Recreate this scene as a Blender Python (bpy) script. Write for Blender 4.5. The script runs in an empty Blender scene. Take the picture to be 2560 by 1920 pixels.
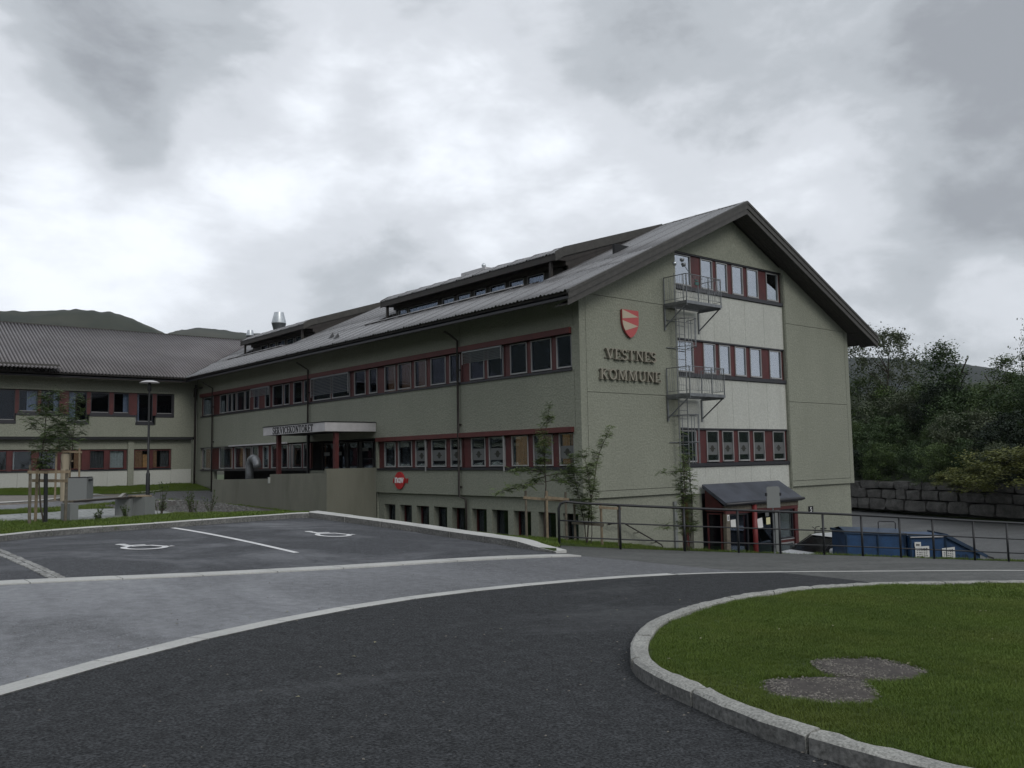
import bpy, bmesh, math, random
import numpy as np
from mathutils import Vector, Matrix, geometry, noise as mnoise
random.seed(7); np.random.seed(7)
S = bpy.context.scene; COL = S.collection
ZO = 1.6            # height of the eye above the ground under it; all heights below are measured from the eye
# ---------------------------------------------------------------- camera
def setup_camera():
    f, pitch, roll, yaw = 2187.56, 4.8996, -1.02829, 49.99575
    p, r, y = [math.radians(a) for a in (pitch, roll, yaw)]
    fw = Vector((math.cos(y)*math.cos(p), math.sin(y)*math.cos(p), math.sin(p)))
    rt = Vector((math.sin(y), -math.cos(y), 0)); up = rt.cross(fw)
    rt2 = rt*math.cos(r)+up*math.sin(r); up2 = -rt*math.sin(r)+up*math.cos(r)
    cd = bpy.data.cameras.new('camera'); co = bpy.data.objects.new('camera', cd); COL.objects.link(co)
    m = Matrix((rt2, up2, -fw)).transposed().to_4x4(); m.translation = Vector((0, 0, ZO))
    co.matrix_world = m
    cd.sensor_width = 36; cd.lens = f/2560*36; cd.clip_start = .1; cd.clip_end = 9000
    S.camera = co
setup_camera()
# ---------------------------------------------------------------- light
SUN_DIR = Vector((-.14, -.80, .58)).normalized()       # towards the sun
def setup_light():
    w = bpy.data.worlds.new('World'); S.world = w; w.use_nodes = True
    nt = w.node_tree; nt.nodes.clear(); N = nt.nodes.new; L = nt.links.new
    out = N('ShaderNodeOutputWorld')
    sky = N('ShaderNodeTexSky'); sky.sky_type = 'NISHITA'; sky.sun_disc = False
    sky.sun_elevation = math.asin(SUN_DIR.z); sky.sun_rotation = math.atan2(SUN_DIR.x, SUN_DIR.y)
    b1 = N('ShaderNodeBackground'); b1.inputs[1].default_value = .06; L(sky.outputs[0], b1.inputs[0])
    tc = N('ShaderNodeTexCoord')
    nrm = N('ShaderNodeVectorMath'); nrm.operation = 'NORMALIZE'; L(tc.outputs['Generated'], nrm.inputs[0])
    sep = N('ShaderNodeSeparateXYZ'); L(nrm.outputs[0], sep.inputs[0])
    def M(op, a, b=None, c=None, clamp=False):
        n = N('ShaderNodeMath'); n.operation = op; n.use_clamp = clamp
        for i, v in enumerate((a, b, c)):
            if v is None: continue
            if isinstance(v, (int, float)): n.inputs[i].default_value = v
            else: L(v, n.inputs[i])
        return n.outputs[0]
    def noise(scale, det, rough, dist, off, vec):
        mp = N('ShaderNodeMapping'); mp.inputs['Location'].default_value = off; mp.inputs['Scale'].default_value = vec; L(nrm.outputs[0], mp.inputs[0])
        n = N('ShaderNodeTexNoise'); n.inputs['Scale'].default_value = scale; n.inputs['Detail'].default_value = det
        n.inputs['Roughness'].default_value = rough; n.inputs['Distortion'].default_value = dist
        L(mp.outputs[0], n.inputs[0]); return n.outputs[0]
    n1 = noise(2.6, 10, .55, .15, (3.1, 1.7, .4), (1, 1, 1.7)); n2 = noise(1.1, 4, .5, .3, (7.3, 2.2, 4), (1, 1, 1.5)); n3 = noise(7.0, 10, .62, .25, (1.3, 9.2, 2), (1, 1, 2.0))
    v = M('MULTIPLY', n1, .72); v = M('MULTIPLY_ADD', n2, .34, v); v = M('MULTIPLY_ADD', M('SUBTRACT', n3, .5), .34, v)
    # large cloud masses: direction, cos of half angle, amount
    def blob(d, rad, amt):
        nonlocal v
        dt = N('ShaderNodeVectorMath'); dt.operation = 'DOT_PRODUCT'; L(nrm.outputs[0], dt.inputs[0])
        dt.inputs[1].default_value = Vector(d).normalized()
        mr = N('ShaderNodeMapRange'); mr.interpolation_type = 'SMOOTHERSTEP'; L(dt.outputs['Value'], mr.inputs[0])
        mr.inputs[1].default_value = math.cos(math.radians(rad)); mr.inputs[2].default_value = 1
        mr.inputs[3].default_value = 0; mr.inputs[4].default_value = amt
        v = M('ADD', v, mr.outputs[0])
    for b in BLOBS: blob(*b)
    ramp = N('ShaderNodeValToRGB'); L(v, ramp.inputs[0]); e = ramp.color_ramp
    e.interpolation = 'EASE'
    e.elements[0].position = .30; e.elements[0].color = (.30, .32, .35, 1)
    e.elements[1].position = .78; e.elements[1].color = (.88, .92, .98, 1)
    m = e.elements.new(.44); m.color = (.44, .47, .505, 1)
    m = e.elements.new(.56); m.color = (.61, .64, .685, 1)
    b2 = N('ShaderNodeBackground'); L(ramp.outputs[0], b2.inputs[0]); b2.inputs[1].default_value = 1.0
    mx = N('ShaderNodeMixShader'); mx.inputs[0].default_value = .94; L(b1.outputs[0], mx.inputs[1]); L(b2.outputs[0], mx.inputs[2])
    L(mx.outputs[0], out.inputs[0])
    sd = bpy.data.lights.new('sun', 'SUN'); sd.energy = .85; sd.angle = math.radians(25); sd.color = (1, .97, .92)
    so = bpy.data.objects.new('sun', sd); COL.objects.link(so); so.rotation_euler = SUN_DIR.to_track_quat('Z', 'Y').to_euler()
    so.location = (0, 0, 30)
BLOBS = [((.286, .861, .420), 10, -.20), ((.196, .911, .364), 8, -.08), ((.378, .857, .350), 7, .10), ((.152, .941, .303), 7, .10), ((.40, .83, .43), 5, .08),
         ((.723, .545, .425), 11, -.11), ((.881, .324, .343), 11, -.13), ((.567, .685, .458), 8, -.04), ((.511, .836, .203), 7, -.09), ((.357, .902, .244), 8, .05),
         ((.923, .352, .154), 4, .12), ((.847, .443, .294), 6, .05), ((.246, .946, .211), 8, .08), ((.894, .434, .108), 7, -.06)]
setup_light()
S.view_settings.view_transform = 'Standard'; S.view_settings.look = 'None'
S.view_settings.exposure = 0.30; S.view_settings.gamma = 1; S.view_settings.use_curve_mapping = False
S.cycles.max_bounces = 6; S.cycles.transparent_max_bounces = 12; S.cycles.use_denoising = True
# ---------------------------------------------------------------- materials
MATS = {}
def mat(name, col, rough=.8, metal=0., spec=.5, noise=None, bump=None, emit=None, coords='Object', extra=None):
    """noise=(scale, amount, detail): brightness variation; bump=(scale, strength, distance)"""
    if name in MATS: return MATS[name]
    m = bpy.data.materials.new(name); m.use_nodes = True; nt = m.node_tree; N = nt.nodes.new; L = nt.links.new
    b = nt.nodes['Principled BSDF']; b.inputs['Roughness'].default_value = rough; b.inputs['Metallic'].default_value = metal
    b.inputs['Specular IOR Level'].default_value = spec; b.inputs['Base Color'].default_value = (*col, 1)
    tc = N('ShaderNodeNewGeometry')
    if noise:
        last = None
        rgb = N('ShaderNodeRGB'); rgb.outputs[0].default_value = (*col, 1); last = rgb.outputs[0]
        for (sc, am, det) in (noise if isinstance(noise, list) else [noise]):
            n = N('ShaderNodeTexNoise'); n.inputs['Scale'].default_value = sc; n.inputs['Detail'].default_value = det
            n.inputs['Roughness'].default_value = .6
            L(tc.outputs['Position'], n.inputs[0])
            mr = N('ShaderNodeMapRange'); L(n.outputs[0], mr.inputs[0]); mr.inputs[1].default_value = .3; mr.inputs[2].default_value = .7
            mr.inputs[3].default_value = 1-am; mr.inputs[4].default_value = 1+am
            mx = N('ShaderNodeVectorMath'); mx.operation = 'SCALE'; L(last, mx.inputs[0]); L(mr.outputs[0], mx.inputs['Scale']); last = mx.outputs[0]
        L(last, b.inputs['Base Color'])
    if bump:
        n = N('ShaderNodeTexNoise'); n.inputs['Scale'].default_value = bump[0]; n.inputs['Detail'].default_value = 4
        L(tc.outputs['Position'], n.inputs[0])
        bp = N('ShaderNodeBump'); bp.inputs['Strength'].default_value = bump[1]; bp.inputs['Distance'].default_value = bump[2]
        L(n.outputs[0], bp.inputs['Height']); L(bp.outputs[0], b.inputs['Normal'])
    if emit: b.inputs['Emission Color'].default_value = (*emit[0], 1); b.inputs['Emission Strength'].default_value = emit[1]
    if extra: extra(nt, b, tc)
    MATS[name] = m; return m
def mixcol(nt, a, b, fac):
    mx = nt.nodes.new('ShaderNodeMix'); mx.data_type = 'RGBA'
    for i, v in ((6, a), (7, b)):
        if isinstance(v, tuple): mx.inputs[i].default_value = (*v, 1)
        else: nt.links.new(v, mx.inputs[i])
    if isinstance(fac, float): mx.inputs[0].default_value = fac
    else: nt.links.new(fac, mx.inputs[0])
    return mx.outputs[2]
def tex(nt, geo, scale, det=4, lo=.35, hi=.65, vec=(1, 1, 1), rough=.55, dist=0.):
    mp = nt.nodes.new('ShaderNodeMapping'); mp.inputs['Scale'].default_value = vec; nt.links.new(geo.outputs['Position'], mp.inputs[0])
    n = nt.nodes.new('ShaderNodeTexNoise'); n.inputs['Scale'].default_value = scale; n.inputs['Detail'].default_value = det
    n.inputs['Roughness'].default_value = rough; n.inputs['Distortion'].default_value = dist; nt.links.new(mp.outputs[0], n.inputs[0])
    mr = nt.nodes.new('ShaderNodeMapRange'); nt.links.new(n.outputs[0], mr.inputs[0]); mr.inputs[1].default_value = lo; mr.inputs[2].default_value = hi
    return mr.outputs[0]
def asphalt(name, c0, c1, grain, wet_lo, wet_hi, wetscale=.35, patch=(.5, 1.6, 1), lo=.4, hi=.66, spec=.5, fade=None):
    def ex(nt, b, geo):
        pt = tex(nt, geo, wetscale, 6, lo, hi, patch, .6, .6)
        if fade:      # polished, wetter road lies to the west; its sheen painted in as paler colour
            sx = nt.nodes.new('ShaderNodeSeparateXYZ'); nt.links.new(geo.outputs['Position'], sx.inputs[0])
            fr = nt.nodes.new('ShaderNodeMapRange'); nt.links.new(sx.outputs[0], fr.inputs[0]); fr.inputs[1].default_value = fade[0]; fr.inputs[2].default_value = fade[1]; fr.inputs[3].default_value = .15; fr.inputs[4].default_value = 1
            mu = nt.nodes.new('ShaderNodeMath'); mu.operation = 'MULTIPLY'; nt.links.new(pt, mu.inputs[0]); nt.links.new(fr.outputs[0], mu.inputs[1]); pt = mu.outputs[0]
        fine = tex(nt, geo, 55, 3, .35, .68); mid = tex(nt, geo, 9, 4, .35, .65)
        c = mixcol(nt, c0, c1, pt); c = mixcol(nt, c, tuple(x*grain for x in c1), fine)
        n = nt.nodes.new('ShaderNodeMix'); n.data_type = 'RGBA'; n.blend_type = 'MULTIPLY'; n.inputs[0].default_value = .35
        nt.links.new(c, n.inputs[6]); nt.links.new(mid, n.inputs[7]); 
        vo = nt.nodes.new('ShaderNodeTexVoronoi'); vo.inputs['Scale'].default_value = 75; nt.links.new(geo.outputs['Position'], vo.inputs[0])
        gt = nt.nodes.new('ShaderNodeMath'); gt.operation = 'LESS_THAN'; gt.inputs[1].default_value = .13; nt.links.new(vo.outputs['Distance'], gt.inputs[0])
        cc = mixcol(nt, n.outputs[2], tuple(min(1, x*1.9+.015) for x in c1), gt.outputs[0])
        nt.links.new(cc, b.inputs['Base Color'])
        mr = nt.nodes.new('ShaderNodeMapRange'); nt.links.new(pt, mr.inputs[0]); mr.inputs[3].default_value = wet_lo; mr.inputs[4].default_value = wet_hi
        nt.links.new(mr.outputs[0], b.inputs['Roughness'])
        bp = nt.nodes.new('ShaderNodeBump'); bp.inputs['Strength'].default_value = .55; bp.inputs['Distance'].default_value = .006
        nt.links.new(fine, bp.inputs['Height']); nt.links.new(bp.outputs[0], b.inputs['Normal'])
    return mat(name, c0, .6, spec=spec, extra=ex)
M_LANE = asphalt('dark_asphalt', (.0085, .0098, .011), (.060, .063, .067), 1.2, .88, .42, .40, (.45, 1.2, 1), .54, .80, spec=.22)
M_MID = asphalt('worn_asphalt', (.038, .040, .042), (.28, .288, .31), .70, .70, .20, .36, (1.3, .55, 1),   .32, .66, spec=.6, fade=(9.5, 1.5))
M_PARK = asphalt('parking_asphalt', (.011, .012, .0145), (.105, .11, .122), 1.1, .78, .26, .6, (.8, 1, 1), .45, .76, spec=.35)
M_PATH = asphalt('old_asphalt', (.070, .073, .070), (.115, .118, .113), 1.2, .85, .75, .8, spec=.3)
M_LOT = asphalt('lot_asphalt', (.070, .073, .073), (.105, .108, .108), 1.1, .75, .6, .3, spec=.35)
def concrete_wall(name, base, dark, stain=.5, pebble=38, bumpd=.006):
    def ex(nt, b, geo):
        s = tex(nt, geo, .45, 6, .38, .7, (1, 1, .6)); st = tex(nt, geo, 1.3, 6, .50, .80, (1.2, 1.2, .35)); fi = tex(nt, geo, pebble, 2, .35, .65)
        c = mixcol(nt, base, tuple(x*(1-stain*.35) for x in base), s)
        a = nt.nodes.new('ShaderNodeMath'); a.operation = 'MULTIPLY'; a.inputs[1].default_value = stain; nt.links.new(st, a.inputs[0])
        c = mixcol(nt, c, dark, a.outputs[0])
        rs_ = tex(nt, geo, 1.0, 4, .60, .82, (3.2, 3.2, .10), .55); a3 = nt.nodes.new('ShaderNodeMath'); a3.operation = 'MULTIPLY'; a3.inputs[1].default_value = .55; nt.links.new(rs_, a3.inputs[0]); c = mixcol(nt, c, dark, a3.outputs[0])
        a2 = nt.nodes.new('ShaderNodeMath'); a2.operation = 'MULTIPLY'; a2.inputs[1].default_value = .75; nt.links.new(fi, a2.inputs[0])
        c = mixcol(nt, c, tuple(x*.72 for x in base), a2.outputs[0]); nt.links.new(c, b.inputs['Base Color'])
        bp = nt.nodes.new('ShaderNodeBump'); bp.inputs['Strength'].default_value = .6; bp.inputs['Distance'].default_value = bumpd
        nt.links.new(fi, bp.inputs['Height']); nt.links.new(bp.outputs[0], b.inputs['Normal'])
    return mat(name, base, .9, spec=.25, extra=ex)
M_WALL = concrete_wall('pebble_concrete', (.268, .279, .227), (.19, .198, .16), .4, 16, .012)
M_PALE = concrete_wall('pale_panel', (.50, .51, .47), (.34, .34, .30), .35, 20, .002)
M_RAMP = concrete_wall('board_concrete', (.215, .215, .175), (.10, .105, .08), .8, 30)
M_JOINT = mat('joint_dark', (.03, .03, .025), .9)
M_RED = mat('red_paint', (.072, .014, .014), .55, noise=(3, .25, 4))
M_REDB = mat('red_band', (.085, .018, .016), .6, noise=(2, .2, 4))
M_SILL = mat('dark_sill', (.022, .022, .027), .45)
M_WHITE = mat('white_frame', (.27, .27, .27), .45, noise=(2, .12, 3))
M_CREAM = mat('white_sheet', (.46, .45, .46), .4, noise=(3, .1, 3))
M_BROWN = mat('brown_wood', (.030, .025, .022), .6, noise=(6, .3, 4))
M_BARGE = mat('barge_board', (.050, .047, .042), .6, noise=(5, .25, 4))
M_SOFFIT = mat('soffit_wood', (.040, .036, .031), .7, noise=(8, .3, 4))
def roof_ex(c0, c1, r0, r1, pitch=0, axis=1, trough_shade=.5):
    def ex(nt, b, geo):
        s = tex(nt, geo, .5, 5, .35, .65); s2 = tex(nt, geo, 14, 3, .3, .7)
        c = mixcol(nt, c0, c1, s); c = mixcol(nt, c, tuple(x*.6 for x in c0), s2) if False else c
        if pitch:     # rib shade painted into the colour: troughs of the sheet darkened
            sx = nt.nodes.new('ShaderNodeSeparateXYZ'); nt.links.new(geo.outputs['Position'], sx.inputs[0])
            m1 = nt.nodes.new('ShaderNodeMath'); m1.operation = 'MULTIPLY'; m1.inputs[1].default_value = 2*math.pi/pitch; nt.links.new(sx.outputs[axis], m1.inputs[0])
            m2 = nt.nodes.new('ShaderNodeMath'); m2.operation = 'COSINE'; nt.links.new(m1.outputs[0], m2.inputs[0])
            m3 = nt.nodes.new('ShaderNodeMapRange'); nt.links.new(m2.outputs[0], m3.inputs[0]); m3.inputs[1].default_value = -.9; m3.inputs[2].default_value = .3; m3.inputs[3].default_value = trough_shade; m3.inputs[4].default_value = 0
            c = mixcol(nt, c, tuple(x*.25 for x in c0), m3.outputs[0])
        nt.links.new(c, b.inputs['Base Color'])
        mr = nt.nodes.new('ShaderNodeMapRange'); nt.links.new(s2, mr.inputs[0]); mr.inputs[3].default_value = r0; mr.inputs[4].default_value = r1
        nt.links.new(mr.outputs[0], b.inputs['Roughness'])
    return ex
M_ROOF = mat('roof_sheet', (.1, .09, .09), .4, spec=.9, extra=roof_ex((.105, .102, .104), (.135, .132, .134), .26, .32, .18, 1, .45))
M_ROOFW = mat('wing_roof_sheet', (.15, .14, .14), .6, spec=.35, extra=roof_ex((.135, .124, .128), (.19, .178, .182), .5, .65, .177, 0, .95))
M_STEEL = mat('galvanised', (.20, .21, .22), .5, .6, noise=(8, .2, 3))
M_VENT = mat('bright_metal', (.55, .58, .60), .35, .9, noise=(5, .1, 3))
M_VENTD = mat('dull_metal', (.14, .15, .16), .45, .8)
M_BLACK = mat('black_paint', (.010, .011, .013), .45)
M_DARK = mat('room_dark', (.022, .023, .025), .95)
M_CURT = mat('white_curtain', (.60, .62, .64), .9, noise=(9, .12, 3))
M_CURTG = mat('grey_curtain', (.12, .12, .13), .9, noise=(9, .2, 3))
M_WARM = mat('warm_curtain', (.20, .115, .075), .9, noise=(6, .25, 3), emit=((.5, .29, .17), .085))  # glow of the lamplit room put into the curtain as emission
M_WARMB = mat('warm_wood', (.28, .155, .07), .7, noise=[(6, .3, 3), (1.2, .4, 3)], emit=((.7, .40, .18), .10))  # emits as well: lamplit room glow put into the material
M_BLIND = mat('blind_slat', (.34, .36, .39), .45, .2)
M_GREYP = mat('grey_paint', (.17, .18, .175), .6)
M_PORCH = mat('porch_roof', (.055, .062, .080), .45, noise=(2, .35, 5))
M_WOOD = mat('raw_wood', (.21, .165, .11), .85, noise=(12, .25, 4))
M_WOODG = mat('grey_wood', (.12, .105, .08), .85, noise=(12, .3, 4))
M_BARK = mat('bark', (.055, .045, .035), .9, noise=(20, .4, 4))
M_GRAN = mat('granite', (.27, .27, .25), .8, noise=[(60, .45, 3), (3, .18, 4)], bump=(40, .6, .006))
M_GRANF = mat('sawn_granite', (.43, .43, .41), .7, noise=[(40, .12, 3), (1.5, .12, 4)])
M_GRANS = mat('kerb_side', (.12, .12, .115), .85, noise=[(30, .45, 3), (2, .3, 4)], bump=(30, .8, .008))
M_PAINT = mat('road_paint', (.62, .62, .62), .6, noise=[(30, .12, 4), (4, .1, 3)])
M_SIGNRED = mat('sign_red', (.42, .022, .025), .5); M_SIGNWHITE = mat('sign_white', (.7, .7, .7), .5)
M_SHRED = mat('shield_red', (.40, .070, .070), .5); M_SHYEL = mat('shield_yellow', (.42, .36, .27), .6)
M_LETTER = mat('letter_beige', (.25, .23, .185), .6)
M_LETTERB = mat('letter_back', (.11, .10, .08), .7)
M_BLUE = mat('blue_steel', (.010, .044, .115), .5, noise=[(2.5, .3, 5), (20, .12, 3)])
M_BLUEL = mat('faded_blue_steel', (.016, .038, .075), .5, noise=[(2.5, .35, 5), (20, .12, 3)])
M_RUST = mat('rust', (.09, .03, .02), .9); M_CARW = mat('car_white', (.62, .64, .66), .3); M_CARG = mat('car_glass', (.008, .009, .010), .25, spec=.3)
M_RUB = mat('rubber', (.015, .015, .015), .8); M_PAPER = mat('paper', (.60, .60, .58), .7); M_PAPERY = mat('yellow_paper', (.55, .52, .30), .7)
M_SOIL = mat('soil', (.050, .043, .038), .95, noise=[(14, .4, 4)])
M_GROUND = mat('lawn_soil', (.035, .055, .012), .95, noise=[(1.0, .25, 4), (25, .3, 3)])
M_PEB = mat('pebble_stone', (.13, .12, .105), .8, noise=(30, .6, 1)); M_PEBD = mat('grey_stone', (.085, .085, .08), .85, noise=(9, .6, 2))
M_PAVE = mat('paving_slab', (.26, .27, .26), .75, noise=[(12, .15, 3), (1.5, .2, 3)])
M_PLAZA = mat('plaza_paving', (.17, .155, .135), .85, noise=[(6, .2, 3)])
M_STONE = mat('wall_stone', (.085, .082, .076), .9, noise=[(2.2, .4, 5), (14, .25, 3)], bump=(7, .8, .05))
def leafmat(name, c0, c1, sc=1.3, trans=.25):
    def ex(nt, b, geo):
        oi = nt.nodes.new('ShaderNodeObjectInfo')
        s = tex(nt, geo, sc, 4, .35, .65); s2 = tex(nt, geo, sc*9, 2, .3, .7)
        c = mixcol(nt, c0, c1, s); mm = nt.nodes.new('ShaderNodeMath'); mm.operation = 'MULTIPLY'; mm.inputs[1].default_value = .45; nt.links.new(s2, mm.inputs[0])
        c = mixcol(nt, c, tuple(x*1.5 for x in c1), mm.outputs[0]); nt.links.new(c, b.inputs['Base Color'])
        tr = nt.nodes.new('ShaderNodeBsdfTranslucent'); nt.links.new(c, tr.inputs[0])
        mx = nt.nodes.new('ShaderNodeMixShader'); mx.inputs[0].default_value = trans
        out = nt.nodes['Material Output']; nt.links.new(b.outputs[0], mx.inputs[1]); nt.links.new(tr.outputs[0], mx.inputs[2]); nt.links.new(mx.outputs[0], out.inputs[0])
    return mat(name, c0, .6, spec=.3, extra=ex)
M_LROW = leafmat('rowan_leaf', (.070, .105, .038), (.115, .155, .055)); M_LDARK = leafmat('dark_leaf', (.032, .056, .022), (.054, .088, .032), .5)
M_LMID = leafmat('mid_leaf', (.050, .080, .028), (.082, .122, .038), .5); M_LYEL = leafmat('yellow_leaf', (.085, .10, .030), (.14, .15, .042), .7)
M_LGREY = leafmat('grey_leaf', (.060, .076, .046), (.090, .108, .062), .5)
M_LSPR = leafmat('spruce_needles', (.010, .018, .012), (.018, .030, .016), .5, .1)
def grass_ex(nt, b, geo):
    oi = nt.nodes.new('ShaderNodeObjectInfo')
    s = tex(nt, geo, .8, 4, .3, .7); s2 = tex(nt, geo, 7, 3, .3, .7)
    c = mixcol(nt, (.050, .086, .010), (.084, .134, .017), s); c = mixcol(nt, c, (.085, .105, .018), .0) 
    mm = nt.nodes.new('ShaderNodeMath'); mm.operation = 'MULTIPLY'; mm.inputs[1].default_value = .4; nt.links.new(s2, mm.inputs[0])
    c = mixcol(nt, c, (.115, .155, .026), mm.outputs[0]); s3 = tex(nt, geo, .45, 5, .5, .75, rough=.6); m9 = nt.nodes.new('ShaderNodeMath'); m9.operation = 'MULTIPLY'; m9.inputs[1].default_value = .55; nt.links.new(s3, m9.inputs[0]); c = mixcol(nt, c, (.13, .15, .03), m9.outputs[0]); nt.links.new(c, b.inputs['Base Color'])
M_GRASS = mat('grass_blade', (.04, .07, .01), .6, spec=.25, extra=grass_ex)
def glass(name, refl, tint, rough=.02):
    m = bpy.data.materials.new(name); m.use_nodes = True; nt = m.node_tree; nt.nodes.clear(); N = nt.nodes.new; L = nt.links.new
    out = N('ShaderNodeOutputMaterial'); tr = N('ShaderNodeBsdfTransparent'); tr.inputs[0].default_value = (*tint, 1)
    gl = N('ShaderNodeBsdfGlossy'); gl.inputs['Roughness'].default_value = rough; gl.inputs['Color'].default_value = (.86, .92, 1, 1)
    fr = N('ShaderNodeFresnel'); fr.inputs[0].default_value = 1.45
    ad = N('ShaderNodeMath'); ad.operation = 'MULTIPLY_ADD'; ad.inputs[1].default_value = refl[1]; ad.inputs[2].default_value = refl[0]; ad.use_clamp = True; L(fr.outputs[0], ad.inputs[0])
    geo = N('ShaderNodeNewGeometry'); n = N('ShaderNodeTexNoise'); n.inputs['Scale'].default_value = .8; L(geo.outputs['Position'], n.inputs[0])
    bp = N('ShaderNodeBump'); bp.inputs['Strength'].default_value = .25; bp.inputs['Distance'].default_value = .02; L(n.outputs[0], bp.inputs['Height']); L(bp.outputs[0], gl.inputs['Normal'])
    mx = N('ShaderNodeMixShader'); L(ad.outputs[0], mx.inputs[0]); L(tr.outputs[0], mx.inputs[1]); L(gl.outputs[0], mx.inputs[2]); L(mx.outputs[0], out.inputs[0])
    MATS[name] = m; return m
M_GL_FAC = glass('facade_glass', (.01, .30), (.62, .66, .72)); M_GL_GAB = glass('gable_glass', (.38, 1.0), (.85, .88, .9))
M_GL_LOW = glass('ground_floor_glass', (.02, .45), (.75, .78, .78)); M_FILM = mat('frosted_film', (.10, .105, .105), .6)
# ---------------------------------------------------------------- mesh helpers
ORG = {}
class MB:
    def __init__(s): s.v = []; s.f = []; s.mi = []
    def add(s, vs, fs, mi=0):
        o = len(s.v); s.v += [tuple(p) for p in vs]; s.f += [tuple(i+o for i in f) for f in fs]; s.mi += [mi]*len(fs); return s
    def box(s, a, b, mi=0):
        x0, y0, z0 = [min(p, q) for p, q in zip(a, b)]; x1, y1, z1 = [max(p, q) for p, q in zip(a, b)]
        return s.add([(x0,y0,z0),(x1,y0,z0),(x1,y1,z0),(x0,y1,z0),(x0,y0,z1),(x1,y0,z1),(x1,y1,z1),(x0,y1,z1)],
                     [(0,3,2,1),(4,5,6,7),(0,1,5,4),(1,2,6,5),(2,3,7,6),(3,0,4,7)], mi)
    def beam(s, a, b, w, h, up=(0, 0, 1), mi=0):          # rectangular bar from a to b
        a = Vector(a); b = Vector(b); d = (b-a).normalized(); u = Vector(up)
        if abs(d.dot(u)) > .98: u = Vector((1, 0, 0))
        r = d.cross(u).normalized(); u = r.cross(d)
        c = [r*(-w/2)+u*(-h/2), r*(w/2)+u*(-h/2), r*(w/2)+u*(h/2), r*(-w/2)+u*(h/2)]
        return s.add([a+q for q in c]+[b+q for q in c], [(0,3,2,1),(4,5,6,7),(0,1,5,4),(1,2,6,5),(2,3,7,6),(3,0,4,7)], mi)
    def tube(s, pts, r, n=6, mi=0, cap=True):
        pts = [Vector(p) for p in pts]; rs = r if isinstance(r, (list, tuple)) else [r]*len(pts); o = len(s.v); ref = None
        for i, p in enumerate(pts):
            d = (pts[min(i+1, len(pts)-1)]-pts[max(i-1, 0)]).normalized()
            if ref is None or abs(ref.dot(d)) > .95: ref = Vector((0, 0, 1)) if abs(d.z) < .9 else Vector((1, 0, 0))
            a = d.cross(ref).normalized(); b = a.cross(d).normalized()
            for k in range(n):
                t = 2*math.pi*k/n; s.v.append(tuple(p+(a*math.cos(t)+b*math.sin(t))*rs[i]))
        for i in range(len(pts)-1):
            for k in range(n):
                k2 = (k+1) % n; s.f.append((o+i*n+k, o+i*n+k2, o+(i+1)*n+k2, o+(i+1)*n+k)); s.mi.append(mi)
        if cap:
            s.f.append(tuple(o+k for k in range(n))[::-1]); s.f.append(tuple(o+(len(pts)-1)*n+k for k in range(n))); s.mi += [mi, mi]
        return s
    def lathe(s, c, prof, n=16, mi=0):
        o = len(s.v)
        for (r, z) in prof:
            for k in range(n):
                t = 2*math.pi*k/n; s.v.append((c[0]+r*math.cos(t), c[1]+r*math.sin(t), c[2]+z))
        for i in range(len(prof)-1):
            for k in range(n):
                k2 = (k+1) % n; s.f.append((o+i*n+k, o+i*n+k2, o+(i+1)*n+k2, o+(i+1)*n+k)); s.mi.append(mi)
        return s
    def prism(s, poly, axis, a, b, mi=0):                 # poly in the other two coordinates
        def P(p, t):
            return {0: (t, p[0], p[1]), 1: (p[0], t, p[1]), 2: (p[0], p[1], t)}[axis]
        n = len(poly); vs = [P(p, a) for p in poly]+[P(p, b) for p in poly]
        fs = [tuple(range(n)), tuple(range(2*n-1, n-1, -1))]+[(i, i+n, (i+1) % n+n, (i+1) % n) for i in range(n)]
        return s.add(vs, fs, mi)
    def build(s, name, m, parent=None, smooth=False, fix=True):
        o0 = ORG.get(parent.name, Vector((0, 0, 0))) if parent else Vector((0, 0, 0))
        me = bpy.data.meshes.new(name); V = np.array(s.v, float).reshape(-1, 3)-np.array(o0)
        me.from_pydata(V.tolist(), [], s.f)
        ms = m if isinstance(m, (list, tuple)) else [m]
        for q in ms:
            if q: me.materials.append(q)
        if len(ms) > 1: me.polygons.foreach_set('material_index', s.mi)
        if smooth: me.polygons.foreach_set('use_smooth', [True]*len(me.polygons))
        if fix and len(s.f) < 3000:
            bm = bmesh.new(); bm.from_mesh(me); bmesh.ops.recalc_face_normals(bm, faces=bm.faces); bm.to_mesh(me); bm.free()
        me.update(); ob = bpy.data.objects.new(name, me); COL.objects.link(ob)
        if parent: ob.parent = parent; ORG[ob.name] = o0.copy()
        return ob
def tag(o, label, cat, group=None, kind=None):
    o['label'] = label; o['category'] = cat
    if group: o['group'] = group
    if kind: o['kind'] = kind
    return o
def thing(name, label, cat, loc, group=None):
    o = bpy.data.objects.new(name, None); COL.objects.link(o); o.location = loc; o.empty_display_size = .3
    ORG[o.name] = Vector(loc); return tag(o, label, cat, group)
def sgroup(name, loc):
    o = bpy.data.objects.new(name, None); COL.objects.link(o); o.location = loc; ORG[o.name] = Vector(loc); return struct(o)
def struct(o): o['kind'] = 'structure'; return o
def stuff(o): o['kind'] = 'stuff'; return o
def copy_tree(o, parent=None):
    c = o.copy(); COL.objects.link(c); c.parent = parent; ORG[c.name] = ORG.get(o.name, Vector((0, 0, 0))).copy()
    for ch in list(o.children): copy_tree(ch, c)
    return c
def bx(name, a, b, m, parent): return MB().box(a, b).build(name, m, parent)
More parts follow.
